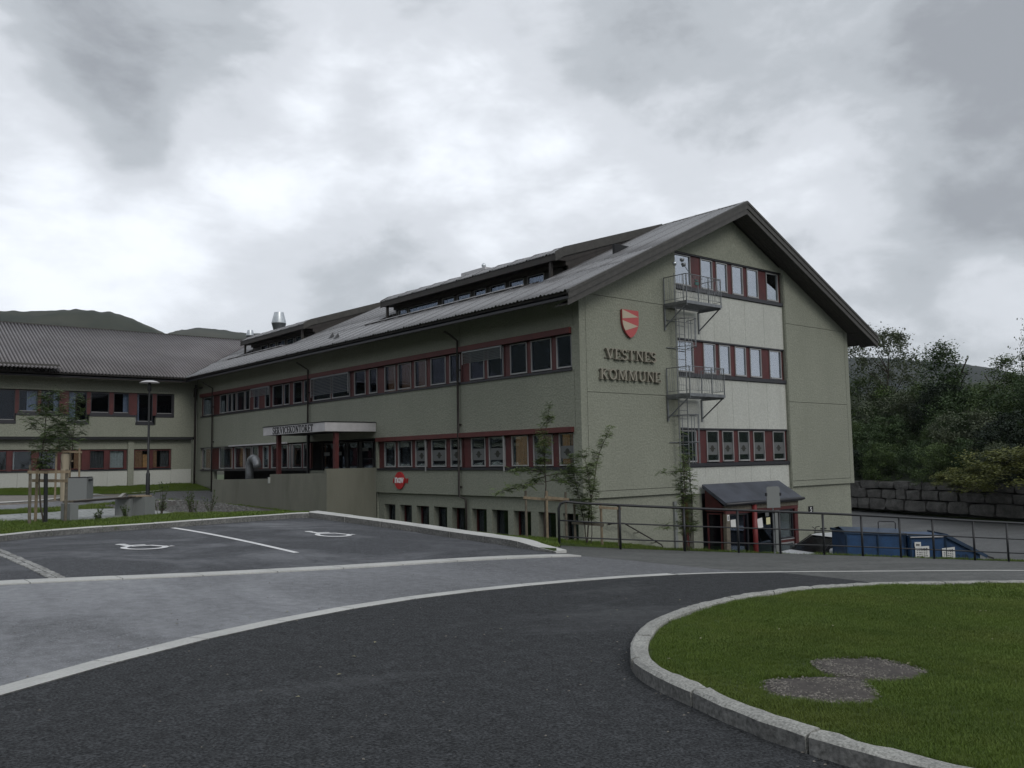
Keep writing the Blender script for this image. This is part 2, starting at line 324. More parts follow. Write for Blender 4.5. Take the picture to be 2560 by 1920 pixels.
# a wall plane: u along the wall, n outwards
class Face:
    def __init__(s, axis, pos): s.axis = axis; s.pos = pos
    def p(s, u, z, n): return (s.pos-n, u, z) if s.axis == 'x' else (u, s.pos-n, z)
    def box(s, u0, u1, z0, z1, n0, n1): return s.p(u0, z0, n0), s.p(u1, z1, n1)
FX = Face('x', 18.616); GY = Face('y', 18.946); WY = Face('y', 50.70)
def fbox(F, name, u0, u1, z0, z1, n0, n1, m, parent): return bx(name, *F.box(u0, u1, z0, z1, n0, n1), m, parent)
def window(F, par, u0, u1, z0, z1, n, gl, fr=M_WHITE, curtain=None, fw=.03, sill=True, blind=None):
    """one pane: the frame is the window itself, pane and curtain hang under it"""
    f = MB()
    f.box(*F.box(u0, u0+fw, z0, z1, n-.05, n+.02)); f.box(*F.box(u1-fw, u1, z0, z1, n-.05, n+.02))
    f.box(*F.box(u0+fw, u1-fw, z1-fw, z1, n-.05, n+.018)); f.box(*F.box(u0+fw, u1-fw, z0, z0+fw*(1.5 if sill else 1), n-.05, n+(.045 if sill else .018)))
    w = f.build('window', fr, par)
    fbox(F, 'pane', u0+fw, u1-fw, z0+fw, z1-fw, n-.03, n-.02, gl, w)
    if curtain:
        for (a, b, zt, zb, m) in curtain:
            q = MB(); ua, ub = u0+(u1-u0)*a, u0+(u1-u0)*b; k = max(2, int((ub-ua)/.045)); vs = []
            for i in range(k+1):
                u = ua+(ub-ua)*i/k; d = .17+.02*math.sin(i*1.9)+.012*math.sin(i*.7)
                vs += [F.p(u, z0+(z1-z0)*zb, n-d), F.p(u, z0+(z1-z0)*zt, n-d)]
            q.add(vs, [(2*i, 2*i+2, 2*i+3, 2*i+1) for i in range(k)]); q.build('curtain', m, w, fix=False)
    return w
def corr_sheet(name, m, parent, yfun, t0, t1, lo, hi, amp=.022, pitch=.15, seg=6, thick=.012, axis='y', lap=2.0):
    """corrugated roof sheet: ribs run along the slope; t runs along the eave; lo/hi(t) give the start and end across"""
    n = int((t1-t0)/pitch*seg); q = MB(); vs = []
    for i in range(n+1):
        t = t0+(t1-t0)*i/n; a, b = lo(t), hi(t); cw = math.cos(2*math.pi*t/pitch); cw = max(-1, min(1, cw*1.5)); w = amp*(.5+.5*cw)*(lap if int(t/pitch+.5) % 6 == 0 else 1)
        pts = [a+(b-a)*k/3 for k in range(4)]
        for x in pts:
            z = yfun(x)+w; vs.append((x, t, z) if axis == 'y' else (t, x, z))
    q.add(vs, [(4*i+k, 4*i+4+k, 4*i+5+k, 4*i+1+k) for i in range(n) for k in range(3)])
    ob = q.build(name, m, parent, fix=False, smooth=True)
    sd = ob.modifiers.new('thickness', 'SOLIDIFY'); sd.thickness = thick; sd.offset = -1 if axis == 'y' else 1
    return ob
# ================================================================ TERRAIN
CP = np.array([(0,0,-1.6),(-4,4,-1.42),(-6,12,-1.3),(-9,20,-1.25),(-14,8,-1.3),(8,0,-1.95),(4,-4,-1.85),(0,-8,-1.7),(-8,-6,-1.5),(16,4,-2.3),(20,-6,-2.7),(12,-10,-2.3),
(2.1,12,-1.34),(4,12,-1.44),(6.9,12,-1.57),(10.2,12,-1.71),(11.5,12,-1.80),(3.1,19.4,-1.33),(6.5,19.5,-1.32),(9.9,19.6,-1.29),(9.3,18.6,-1.32),(8,20,-1.28),(10.9,17.3,-1.52),(14.7,16.4,-2.08),(10.7,34.1,-1.22),(8.5,31,-1.2),(11,15.6,-1.62),(11.1,13.5,-1.70),
(14.3,15.4,-2.09),(20.7,12.1,-2.59),(26.4,9.8,-3.08),(33,7,-3.6),(24,1,-2.9),(30,-3,-3.4),
(13.5,19,-1.98),(18.6,20,-2.72),(18.6,25,-2.64),(18.6,30,-2.56),(13,24,-1.85),(16.4,31.5,-2.2),(16.4,37,-2.0),(16.4,42.5,-1.93),(8.7,50.4,-1.15),(18.2,50.4,-1.2),(0,50,-1.1),(-10,50,-1.0),
(11.0,29.9,-1.55),(8.06,21.9,-1.35),(5.15,21.8,-1.3),(6.9,29.4,-1.22),(3,26,-1.15),(-5,30,-1.1),(-15,35,-1.0),(8.7,42,-1.35),(0,40,-1.1),(13,42,-1.6),(16,47.5,-1.6),(17.5,16,-2.4)], float)
def _U(r2): return np.where(r2 > 1e-12, r2*np.log(np.maximum(r2, 1e-12)), 0.)
def _fit():
    X = CP[:, :2]; n = len(X); K = _U(((X[:, None]-X[None])**2).sum(-1))+.02*np.eye(n); P = np.hstack([np.ones((n, 1)), X])
    return np.linalg.solve(np.block([[K, P], [P.T, np.zeros((3, 3))]]), np.concatenate([CP[:, 2], np.zeros(3)]))
TW = _fit()
R0 = np.array((14.3, 15.4)); R1 = np.array((26.4, 9.8)); RD = (R1-R0)/np.linalg.norm(R1-R0); RN = np.array([-RD[1], RD[0]])
def ss(t): t = np.clip(t, 0, 1); return t*t*(3-2*t)
def ground(x, y):
    x = np.atleast_1d(np.asarray(x, float)); y = np.atleast_1d(np.asarray(y, float))
    xc = np.clip(x, -18, 34); yc = np.clip(y, -12, 52)
    d = (xc[:, None]-CP[:, 0])**2+(yc[:, None]-CP[:, 1])**2
    z = _U(d)@TW[:-3]+TW[-3]+TW[-2]*xc+TW[-1]*yc
    s = (x-R0[0])*RN[0]+(y-R0[1])*RN[1]
    t = ss((s-.35)/2.6)*ss((x-16.8)/3.2)*np.where((x < 34.3) & (y > 19.2), 0, 1)
    return z*(1-t)+(-4.25+.42*ss((y-16.5)/2.2)*(1-ss((x-36)/6)))*t
def gz(x, y): return float(ground(x, y)[0])
def inside(px, py, poly):
    c = np.zeros(len(px), bool); n = len(poly)
    for i in range(n):
        x0, y0 = poly[i]; x1, y1 = poly[(i+1) % n]
        if y0 == y1: continue
        k = ((y0 > py) != (y1 > py)) & (px < (x1-x0)*(py-y0)/(y1-y0)+x0); c ^= k
    return c
def spline(pts, step=.25, closed=False):
    P = [Vector((*p, 0)) if len(p) == 2 else Vector(p) for p in pts]; out = []; n = len(P)
    for i in range(n if closed else n-1):
        if closed: p0, p1, p2, p3 = P[i-1], P[i], P[(i+1) % n], P[(i+2) % n]
        else: p0, p1, p2, p3 = P[max(i-1, 0)], P[i], P[i+1], P[min(i+2, n-1)]
        k = max(1, int((p2-p1).length/step))
        for j in range(k):
            t = j/k; out.append(.5*((2*p1)+(p2-p0)*t+(2*p0-5*p1+4*p2-p3)*t*t+(3*p1-p0-3*p2+p3)*t**3))
    if not closed: out.append(P[-1])
    return [(p.x, p.y) for p in out]
ISL_OUT = spline([(6.6,-5),(5.9,-2.6),(5.3,-.6),(4.95,.9),(4.72,1.9),(4.62,2.5),(4.61,2.9),(4.64,3.2),(4.72,3.55),(4.85,3.93),(4.97,4.33),(5.20,4.76),(5.58,5.15),(6.03,5.50),(6.64,5.89),(7.34,6.20),(8.3,6.50),(9.3,6.70),(10.8,6.82),(12.4,6.72),(14.6,6.2),(17.5,5.2),(21,3.2),(25,.4)], .18)
ISL_IN = []
for _i, _p in enumerate(ISL_OUT):
    _t = (Vector(ISL_OUT[min(_i+1, len(ISL_OUT)-1)])-Vector(ISL_OUT[max(_i-1, 0)])).normalized(); ISL_IN.append((_p[0]+_t.y*.08, _p[1]-_t.x*.08))
CURVE = spline([(-12,4.2),(-6,4.6),(-2.5,5.2),(-.4,5.9),(1.18,6.62),(1.95,7.10),(2.90,7.62),(3.90,8.08),(5.0,8.50),(6.1,8.80),(7.26,8.98),(8.4,9.07),(9.67,9.11),(11.0,9.09)], .3)
CURVE2 = spline([(11.0,9.09),(12.0,9.02),(13.9,8.76),(17.1,8.16),(20.4,7.5),(25,6.2),(31,4.2)], .4)
FLUSH = [(-10,12.0),(2.1,12.02),(5,11.97),(8,11.97),(11.35,12.0)]
BACKK = [(-6,13.0),(-.5,15.4),(1.2,16.5),(2.4,17.7),(3.19,18.45),(3.86,18.95),(4.90,19.18),(5.92,19.17),(6.84,19.08),(7.70,18.98),(8.63,18.98),(9.72,19.15)]
RIGHTK = [(9.72,19.15),(10.25,18.0),(10.62,17.0),(10.88,16.4),(10.97,15.5),(11.08,14.6),(11.10,13.6),(11.12,12.8),(11.25,12.2)]
LOTP = [(16.9,17.4),(19.4,18.95),(34.3,18.95),(34.3,66),(62,66),(70,60),(62,34),(55.1,19.4),(46,-6),(37,-12),(36,6.8),(27.6,12.6),(21.9,15.2)]
REG = [('lawn_island', M_GROUND, .075, ISL_IN+[(25,-12),(7,-12)]),
 ('asphalt_lane', M_LANE, 0, CURVE+[(12.0,9.02),(13.35,8.78),(13.6,8.0),(13.62,6.9),(13.4,5.5),(13,-12),(-14,-12),(-14,4.2)]),
 ('parking_bay', M_PARK, 0, [(2.72,12.0)]+FLUSH[1:]+RIGHTK[::-1]+BACKK[::-1][:8]+[(2.9,18.1),(2.82,16.2)]),
 ('asphalt_apron', M_PARK, 0, [(-14,12.0),(2.72,12.0),(2.82,16.2),(2.9,18.1)]+BACKK[:4][::-1]+[(-14,12.6)]),
 ('old_path', M_PATH, 0, [(11.25,12.0),(11.9,11.1),(12.75,8.98)]+[p for p in CURVE2 if p[0] > 12.8]+[(37,1.5),(40,3.6),(R0+RD*27+RN*.45).tolist(),(R0+RN*.45).tolist(),(14.1,15.4),(11.4,12.3)]),
 ('worn_road', M_MID, 0, [(-14,12.0),(11.25,12.0),(11.9,11.1),(12.75,8.98),(12.0,9.02)]+CURVE[::-1]+[(-14,4.2)]),
 ('old_path', M_PATH, 0, [(13.35,8.78),(13.6,8.0),(13.62,6.9),(13.4,5.5),(30,-12),(50,-12),(37,1.5)]+[p for p in CURVE2[::-1] if p[0] > 13.4]),
 ('paving', M_PAVE, .08, [(-14,24),(-3,24.5),(3.91,22.75),(5.08,22.0),(5.57,21.82),(6.68,22.46),(7.36,23.08),(8.5,24.6),(8.85,26.2),(8.5,27.6),(7.8,27.9),(6.47,26.91),(5.57,25.58),(4.26,24.75),(-3,26.3),(-14,26.3)]),
 ('stone_bed', M_SOIL, .06, [(7.36,23.08),(9.3,25.0),(12.2,29),(14.4,31.5),(16.3,34.2),(16.38,42),(15.6,40.5),(12,34),(11.4,33.3),(9.6,31.2),(8.2,29.6),(7.3,28.3),(7.8,27.9),(8.5,27.6),(8.85,26.2),(8.5,24.6)]),
 ('back_road', M_MID, 0, [(-14,26.6),(4.55,26.44),(6.02,27.67),(7.6,29.5),(9.3,30.9),(12,34),(15.6,40.5),(16.38,42.2),(18.7,42.6),(18.7,48.6),(16.2,48.9),(14,47.9),(9.11,34.5),(7.34,31.9),(6.55,31),(5.16,30.2),(-14,30)]),
 ('plaza', M_PLAZA, .04, [(-14,30),(5.16,30.2),(6.55,31),(7.34,31.9),(9.11,34.5),(14,47.9),(11.3,47.5),(9.9,46.7),(8,46.8),(-14,46)]),
 ('lower_lot', M_LOT, 0, LOTP),
 ('worn_road', M_MID, 0, [(-14,-12),(14,-12),(37,1.5),(40,3.6),(R0+RD*27+RN*.45).tolist(),(R0+RN*.45).tolist(),(14.1,15.4),(11.3,12.25),(-14,12.4)])]
def offset(poly, d):
    out = []
    for i, p in enumerate(poly):
        a = Vector(poly[max(i-1, 0)]); b = Vector(poly[min(i+1, len(poly)-1)]); t = (b-a).normalized(); out.append((p[0]+t.y*d, p[1]-t.x*d))
    return out
def near_line(p, poly, d):
    for a, b in zip(poly, poly[1:]):
        a = Vector(a); b = Vector(b); t = b-a; q = Vector((p[0], p[1])); k = max(0, min(1, (q-a).dot(t)/t.length_squared))
        if (q-a-t*k).length < d: return True
    return False
def terrain():
    xs = np.concatenate([np.arange(-14, 0, .8), np.arange(0, 20, .35), np.arange(20, 36, .7), np.arange(36, 73, 2.)])
    ys = np.concatenate([np.arange(-12, 0, .8), np.arange(0, 24, .35), np.arange(24, 52, .8), np.arange(52, 68, 2.)])
    X, Y = np.meshgrid(xs, ys); X = X.ravel(); Y = Y.ravel(); rs = np.random.RandomState(3)
    X = X+rs.uniform(-.05, .05, len(X)); Y = Y+rs.uniform(-.05, .05, len(Y))
    V = [Vector((a, b)) for a, b in zip(X, Y)]; E = []
    for name, m, off, poly in REG:
        o = len(V); pp = []
        for i in range(len(poly)):
            a = Vector(poly[i]); b = Vector(poly[(i+1) % len(poly)]); k = max(1, int((b-a).length/.5))
            pp += [a+(b-a)*j/k for j in range(k)]
        V += pp; n = len(pp); E += [(o+i, o+(i+1) % n) for i in range(n)]
    v, e, f, *_ = geometry.delaunay_2d_cdt(V, E, [], 0, 1e-4)
    P = np.array([(p.x, p.y) for p in v]); F = np.array([tuple(t) for t in f]); Cn = P[F].mean(1)
    z = ground(P[:, 0], P[:, 1]); lab = np.full(len(F), -1)
    for i, (name, m, off, poly) in reversed(list(enumerate(REG))): lab[inside(Cn[:, 0], Cn[:, 1], poly)] = i
    groups = {}
    for i in range(len(REG)): groups.setdefault(REG[i][0], []).append(i)
    groups['lawn'] = [-1]
    hole = inside(Cn[:, 0], Cn[:, 1], [(18.9,19.3),(34.1,19.3),(34.1,64),(18.9,64)])    # inside the building
    out = {}
    for name, ids in groups.items():
        sel = F[np.isin(lab, ids) & ~hole]
        if not len(sel): continue
        idx, inv = np.unique(sel, return_inverse=True); inv = inv.reshape(-1, 3); q = P[idx]
        off = REG[ids[0]][2] if ids[0] >= 0 else .07; m = REG[ids[0]][1] if ids[0] >= 0 else M_GROUND
        zz = z[idx]+off
        if name in ('lawn_island', 'lawn'): zz = zz+.012*np.sin(q[:, 0]*3.1+q[:, 1])*np.sin(q[:, 1]*2.3)
        if name == 'lawn':
            s = (q[:, 0]-R0[0])*RN[0]+(q[:, 1]-R0[1])*RN[1]; zz = zz-.07*ss((q[:, 0]-14)/2)*ss(1.2-np.abs(s))
        me = bpy.data.meshes.new(name); me.from_pydata(np.column_stack([q, zz]).tolist(), [], inv.tolist()); me.materials.append(m)
        bm = bmesh.new(); bm.from_mesh(me); bmesh.ops.recalc_face_normals(bm, faces=bm.faces)
        if sum(fc.normal.z for fc in bm.faces) < 0: bmesh.ops.reverse_faces(bm, faces=bm.faces)
        if off > 0:      # close the step down to the neighbours
            be = [ed for ed in bm.edges if ed.is_boundary]; r = bmesh.ops.extrude_edge_only(bm, edges=be)
            for g in r['geom']:
                if isinstance(g, bmesh.types.BMVert): g.co.z -= .25
        bm.to_mesh(me); bm.free(); me.polygons.foreach_set('use_smooth', [True]*len(me.polygons)); me.update()
        ob = bpy.data.objects.new(name, me); COL.objects.link(ob); struct(ob); out[name] = ob
    return out
TER = terrain()
# wide ground beyond
q = MB(); q.box((-2500, -2500, -9.2), (2500, 2500, -9)); struct(q.build('far_ground', M_GROUND, None))
# ---------------------------------------------------------------- kerbs
def resample(poly, L):
    P = [Vector(p) for p in poly]; d = [0]
    for a, b in zip(P, P[1:]): d.append(d[-1]+(b-a).length)
    return P, d
def at_len(P, d, s):
    s = max(0, min(s, d[-1]))
    for i in range(len(d)-1):
        if s <= d[i+1]+1e-9:
            t = (s-d[i])/max(1e-9, d[i+1]-d[i]); a = P[i]+(P[i+1]-P[i])*t; tg = (P[i+1]-P[i]).normalized(); return a, tg
    return P[-1], (P[-1]-P[-2]).normalized()
def kerb(name, poly, side, width, top, m, length=1.0, gap=.010, rough=.004, start=0, end=None, nsub=5, piece='kerb_stone', drop=None):
    """row of kerb stones along poly; side=+1 lies to the left of the line"""
    k = sgroup(name, (poly[0][0], poly[0][1], gz(*poly[0]))); P, d = resample(poly, length); s = start; end = end or d[-1]; rnd = random.Random(len(poly)*7+int(width*100))
    while s < end-.1:
        L = min(length*rnd.uniform(.97, 1.03), end-s); vs = []; dz = rnd.uniform(-.004, .004) if top > .02 else 0
        for i in range(nsub+1):
            a, tg = at_len(P, d, s+gap/2+(L-gap)*i/nsub); nr = Vector((-tg.y, tg.x))*side; g = gz(a.x, a.y)
            tp = top if not drop else top*(1-ss((s+L*i/nsub-drop[0])/(drop[1]-drop[0])))+.02
            c = min(.018, max(.002, tp*.2)); j = lambda: rnd.uniform(-rough, rough)
            for off, z in ((-.012+j(), g-.12), (-.012+j(), g+tp-c), (c+j(), g+tp+dz+j()), (width/2, g+tp+dz+j()), (width-c+j(), g+tp+dz+j()), (width, g+tp-c), (width, g-.12)):
                pnt = a+nr*off; vs.append((pnt.x, pnt.y, float(z)))
        n = 7; fs = [(i*n+q, i*n+q+1, (i+1)*n+q+1, (i+1)*n+q) for i in range(nsub) for q in range(n-1)]+[tuple(range(n)), tuple(nsub*n+q for q in range(n))]
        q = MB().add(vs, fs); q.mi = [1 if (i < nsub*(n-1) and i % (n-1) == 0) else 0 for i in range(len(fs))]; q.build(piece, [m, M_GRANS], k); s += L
    return k
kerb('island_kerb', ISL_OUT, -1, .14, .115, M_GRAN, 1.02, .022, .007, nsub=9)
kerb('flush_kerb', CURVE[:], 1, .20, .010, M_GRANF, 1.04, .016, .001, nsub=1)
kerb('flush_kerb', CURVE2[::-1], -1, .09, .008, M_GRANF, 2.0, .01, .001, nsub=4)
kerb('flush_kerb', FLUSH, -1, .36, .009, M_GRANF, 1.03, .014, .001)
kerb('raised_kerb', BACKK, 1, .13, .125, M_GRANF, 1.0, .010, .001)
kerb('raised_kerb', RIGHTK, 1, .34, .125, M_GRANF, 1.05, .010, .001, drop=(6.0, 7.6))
kerb('raised_kerb', [(-14,26.5),(4.4,26.35),(5.9,27.5),(7.5,29.3),(9.2,30.7),(11.9,33.8),(15.4,40.2)], -1, .14, .05, M_GRANF, 2.0, .01, .001)
kerb('raised_kerb', [(-14,30.05),(5.1,30.25),(6.5,31.05),(7.3,31.95),(9.0,34.6),(13.9,47.95),(16.1,48.9)], 1, .14, .09, M_GRANF, 2.0, .01, .001)
# cobble strip across the left of the parking bay
cb = sgroup('cobble_strip', (2.7, 12.1, gz(2.7, 12.1)))
for i in range(38):
    for j in range(2):
        x = 2.66+.10*i/38*1.0+j*.105+random.uniform(-.006, .006); y = 12.12+i*.148; h = gz(x, y)
        a = random.uniform(.040, .049); q = MB().prism([(x-a, y-.062), (x+a, y-.066), (x+a-.004, y+.064), (x-a+.004, y+.062)], 2, h-.06, h+.010+random.uniform(0, .006))
        q.build('cobble', mat('cobble_stone', (.25, .25, .24), .85, noise=[(9, .5, 2), (50, .3, 2)]), cb)
# painted lines
def drape(poly, off=.006):
    """flat painted shape laid on the ground: poly of (x, y), cut into a fine fan"""
    vs, es, fs, *_ = geometry.delaunay_2d_cdt([Vector(p) for p in poly], [], [list(range(len(poly)))], 1, 1e-5)
    return [(p.x, p.y, gz(p.x, p.y)+off) for p in vs], [tuple(f) for f in fs]
def ribbon(q, pts, w, off=.006):
    n = len(pts); vs = []
    for i, p in enumerate(pts):
        a = Vector(pts[max(i-1, 0)]); b = Vector(pts[min(i+1, n-1)]); t = (b-a).normalized(); nr = Vector((-t.y, t.x))*w/2; p = Vector(p)
        for s in (1, -1): e = p+nr*s; vs.append((e.x, e.y, gz(e.x, e.y)+off))
    q.add(vs, [(2*i, 2*i+1, 2*i+3, 2*i+2) for i in range(n-1)])
bay = TER['parking_bay']
q = MB(); ribbon(q, [(6.47+.21*i/40, 18.95-5.35*i/40) for i in range(41)], .11); q.build('painted_line', M_PAINT, bay)
def symbol(cx, cy, s=1.0):
    q = MB(); T = lambda x, y: (cx+x*s, cy+y*s)
    q.add(*drape([T(-.20+.085*math.cos(t*math.pi/9), .50+.085*math.sin(t*math.pi/9)) for t in range(18)]))
    ribbon(q, [T(-.19, .40), T(-.18, .25), T(-.16, .06)], .125*s, .007)                     # torso
    ribbon(q, [T(-.17, .20), T(.10, .20)], .10*s, .008)                                   # arm
    ribbon(q, [T(-.17, .04), T(.14, .03), T(.29, -.30), T(.40, -.26)], .11*s, .009)       # leg and foot
    ribbon(q, [T(-.04+.31*math.cos(math.radians(a)), -.22+.31*math.sin(math.radians(a))) for a in range(125, 371, 8)], .10*s, .010)   # wheel
    q.build('wheelchair_symbol', M_PAINT, bay)
symbol(4.87, 15.72, 1.05); symbol(8.55, 15.95, 1.0)
# manhole-like gravel patches in the island
def patch(name, pts, label, rnd):
    pts = [(a+.0, b+.0) for a, b in spline(pts, .12, True)]; cx = sum(p[0] for p in pts)/len(pts); cy = sum(p[1] for p in pts)/len(pts)
    q = MB(); vs = [(cx, cy, gz(cx, cy)+.088)]; n = len(pts)
    for k, rr in enumerate((.35, .7, .93, 1.03)):
        for (a, b) in pts:
            x, y = cx+(a-cx)*rr, cy+(b-cy)*rr; vs.append((x, y, gz(x, y)+(.090, .088, .082, .05)[k]+rnd.uniform(-.003, .003)))
    fs = [(0, 1+i, 1+(i+1) % n) for i in range(n)]
    for k in range(3): fs += [(1+k*n+i, 1+(k+1)*n+i, 1+(k+1)*n+(i+1) % n, 1+k*n+(i+1) % n) for i in range(n)]
    o = q.add(vs, fs).build(name, M_SOIL, None, smooth=True); struct(o)
    g = MB()
    for _ in range(1500):
        i = rnd.randrange(n); rr = math.sqrt(rnd.random())*.98; t = rnd.random(); a = pts[i]; b = pts[(i+1) % n]
        x = cx+(a[0]*(1-t)+b[0]*t-cx)*rr; y = cy+(a[1]*(1-t)+b[1]*t-cy)*rr
        if mnoise.noise(Vector((x*3, y*3, 1))) < -.12 and rnd.random() < .85: continue
        r = rnd.uniform(.004, .011); z = gz(x, y)+.088; th = rnd.random()*6.3; c, s = math.cos(th)*r, math.sin(th)*r
        g.add([(x+c*1.4, y+s*1.4, z), (x-s, y+c, z), (x-c*1.2, y-s*1.2, z), (x+s, y-c, z), (x, y, z+r*.8)], [(0, 1, 4), (1, 2, 4), (2, 3, 4), (3, 0, 4)])
    stuff(g.build('pebbles', M_PEB, o, fix=False))
rp = random.Random(5)
patch('gravel_patch', [(5.28,3.62),(5.52,3.86),(5.80,3.88),(6.14,3.74),(6.36,3.52),(5.99,3.17),(5.71,3.09),(5.40,3.26)], '', rp)
patch('gravel_patch', [(6.50,4.06),(6.88,4.05),(7.22,3.80),(7.10,3.36),(6.66,3.30),(6.33,3.44),(6.22,3.70)], '', rp)
# ---------------------------------------------------------------- grass (geometry nodes)
def tuft(name, n, h, spread, w, rnd):
    q = MB()
    for _ in range(n):
        a = rnd.random()*6.283; r = spread*math.sqrt(rnd.random()); x, y = r*math.cos(a), r*math.sin(a); b = rnd.random()*6.283; ln = rnd.uniform(.2, .9)*h; hh = h*rnd.uniform(.6, 1.1)
        dx, dy = math.cos(b), math.sin(b); px, py = -dy*w, dx*w
        q.add([(x-px, y-py, -.01), (x+px, y+py, -.01), (x+dx*ln*.35+px*.7, y+dy*ln*.35+py*.7, hh*.6), (x+dx*ln*.35-px*.7, y+dy*ln*.35-py*.7, hh*.6), (x+dx*ln, y+dy*ln, hh)], [(0, 1, 2, 3), (3, 2, 4)])
    me = bpy.data.meshes.new(name); me.from_pydata(q.v, [], q.f); me.materials.append(M_GRASS); return bpy.data.objects.new(name, me)
rg = random.Random(11)
TUFT_A = tuft('grass_tuft', 20, .030, .04, .0013, rg); TUFT_B = tuft('grass_tuft_far', 16, .06, .10, .004, rg); TUFT_C = tuft('grass_tuft_mid', 18, .032, .07, .0028, rg)
def grass_on(src, name, proto, dens, keep):
    """own copy of the lawn surface carries the blades"""
    bm = bmesh.new(); bm.from_mesh(src.data)
    sm = [f for f in bm.faces if f.normal.z < .5]; bmesh.ops.delete(bm, geom=sm, context='FACES')
    if src.name == 'lawn_island': far_ = [f for f in bm.faces if not keep(f.calc_center_median()) and f.calc_center_median().x > 14]; bmesh.ops.delete(bm, geom=far_, context='FACES'); bmesh.ops.subdivide_edges(bm, edges=bm.edges, cuts=3, use_grid_fill=True)
    bad = [f for f in bm.faces if f.normal.z < .5 or not keep(f.calc_center_median())]; bmesh.ops.delete(bm, geom=bad, context='FACES')
    me = bpy.data.meshes.new(name); bm.to_mesh(me); bm.free(); ob = bpy.data.objects.new(name, me); COL.objects.link(ob); stuff(ob); me.materials.append(M_GROUND)
    ng = bpy.data.node_groups.new(name, 'GeometryNodeTree'); ng.interface.new_socket('Geometry', in_out='INPUT', socket_type='NodeSocketGeometry'); ng.interface.new_socket('Geometry', in_out='OUTPUT', socket_type='NodeSocketGeometry')
    N = ng.nodes.new; L = ng.links.new; gi = N('NodeGroupInput'); go = N('NodeGroupOutput')
    ds = N('GeometryNodeDistributePointsOnFaces'); ds.inputs['Density'].default_value = dens; L(gi.outputs[0], ds.inputs['Mesh'])
    oi = N('GeometryNodeObjectInfo'); oi.inputs['Object'].default_value = proto
    ip = N('GeometryNodeInstanceOnPoints'); L(ds.outputs['Points'], ip.inputs['Points']); L(oi.outputs['Geometry'], ip.inputs['Instance'])
    rv = N('FunctionNodeRandomValue'); rv.data_type = 'FLOAT_VECTOR'; rv.inputs[0].default_value = (-.15, -.15, 0); rv.inputs[1].default_value = (.15, .15, 6.283); L(rv.outputs[0], ip.inputs['Rotation'])
    nz = N('ShaderNodeTexNoise'); nz.inputs['Scale'].default_value = 1.1; ps = N('GeometryNodeInputPosition'); L(ps.outputs[0], nz.inputs[0])
    r2 = N('FunctionNodeRandomValue'); r2.inputs[2].default_value = .6; r2.inputs[3].default_value = 1.25
    mm = N('ShaderNodeMath'); mm.operation = 'MULTIPLY_ADD'; mm.inputs[1].default_value = 1.3; L(nz.outputs[0], mm.inputs[0]); mm.inputs[2].default_value = .35
    m3 = N('ShaderNodeMath'); m3.operation = 'MULTIPLY'; L(mm.outputs[0], m3.inputs[0]); L(r2.outputs[1], m3.inputs[1]); L(m3.outputs[0], ip.inputs['Scale'])
    L(ip.outputs[0], go.inputs[0]); md = ob.modifiers.new('grass', 'NODES'); md.node_group = ng
    return ob
G1 = [(5.28,3.62),(5.52,3.86),(5.80,3.88),(6.14,3.74),(6.36,3.52),(5.99,3.17),(5.71,3.09),(5.40,3.26)]; G2 = [(6.50,4.06),(6.88,4.05),(7.22,3.80),(7.10,3.36),(6.66,3.30),(6.33,3.44),(6.22,3.70)]
def inp(p, poly): return bool(inside(np.array([p.x]), np.array([p.y]), poly)[0])
grass_on(TER['lawn_island'], 'grass', TUFT_A, 1700, lambda p: p.x < 12.5 and p.y > .2 and not near_line(p, ISL_OUT, .165) and not inp(p, G1) and not inp(p, G2))
grass_on(TER['lawn_island'], 'grass', TUFT_C, 500, lambda p: (p.x >= 12.5 or p.y < .2) and p.y > -6 and not near_line(p, ISL_OUT, .165))
grass_on(TER['lawn'], 'grass', TUFT_B, 170, lambda p: 0 < p.x < 30 and 8 < p.y < 51 and not (p.x > 18.5 and p.y > 18.8) and not near_line(p, BACKK, .22) and not near_line(p, RIGHTK, .5))
# stones in the planting bed
q = MB(); rs = random.Random(9)
bedp = REG[8][3]
for _ in range(2600):
    x = rs.uniform(7, 14.4); y = rs.uniform(22.8, 36)
    if not inp(Vector((x, y)), bedp): continue
    r = rs.uniform(.03, .075); z = gz(x, y)+.055; th = rs.random()*6.3; c, s = math.cos(th)*r, math.sin(th)*r
    q.add([(x+c*1.3, y+s*1.3, z), (x-s, y+c, z), (x-c*1.2, y-s*1.2, z), (x+s, y-c, z), (x+c*.3, y+s*.3, z+r*.9)], [(0, 1, 4), (1, 2, 4), (2, 3, 4), (3, 0, 4)])
stuff(q.build('bed_stones', M_PEBD, TER['stone_bed'], fix=False))
# paving slab joints as real slabs where they are near
pv = TER['paving']; nsl = 0
for i in range(16):
    for j in range(12):
        x = 2.6+i*.42+(j % 2)*.2; y = 21.9+j*.42; cs = [(x, y), (x+.40, y), (x+.40, y+.40), (x, y+.40)]
        if all(inp(Vector(p), REG[7][3]) for p in cs):
            h = [gz(*p)+.088+random.uniform(0, .006) for p in cs]; b = [gz(*p)+.06 for p in cs]
            MB().add([(*p, z) for p, z in zip(cs, b)]+[(*p, z) for p, z in zip(cs, h)], [(4,5,6,7),(0,1,5,4),(1,2,6,5),(2,3,7,6),(3,0,4,7)]).build('paving_slab', M_PAVE, pv)
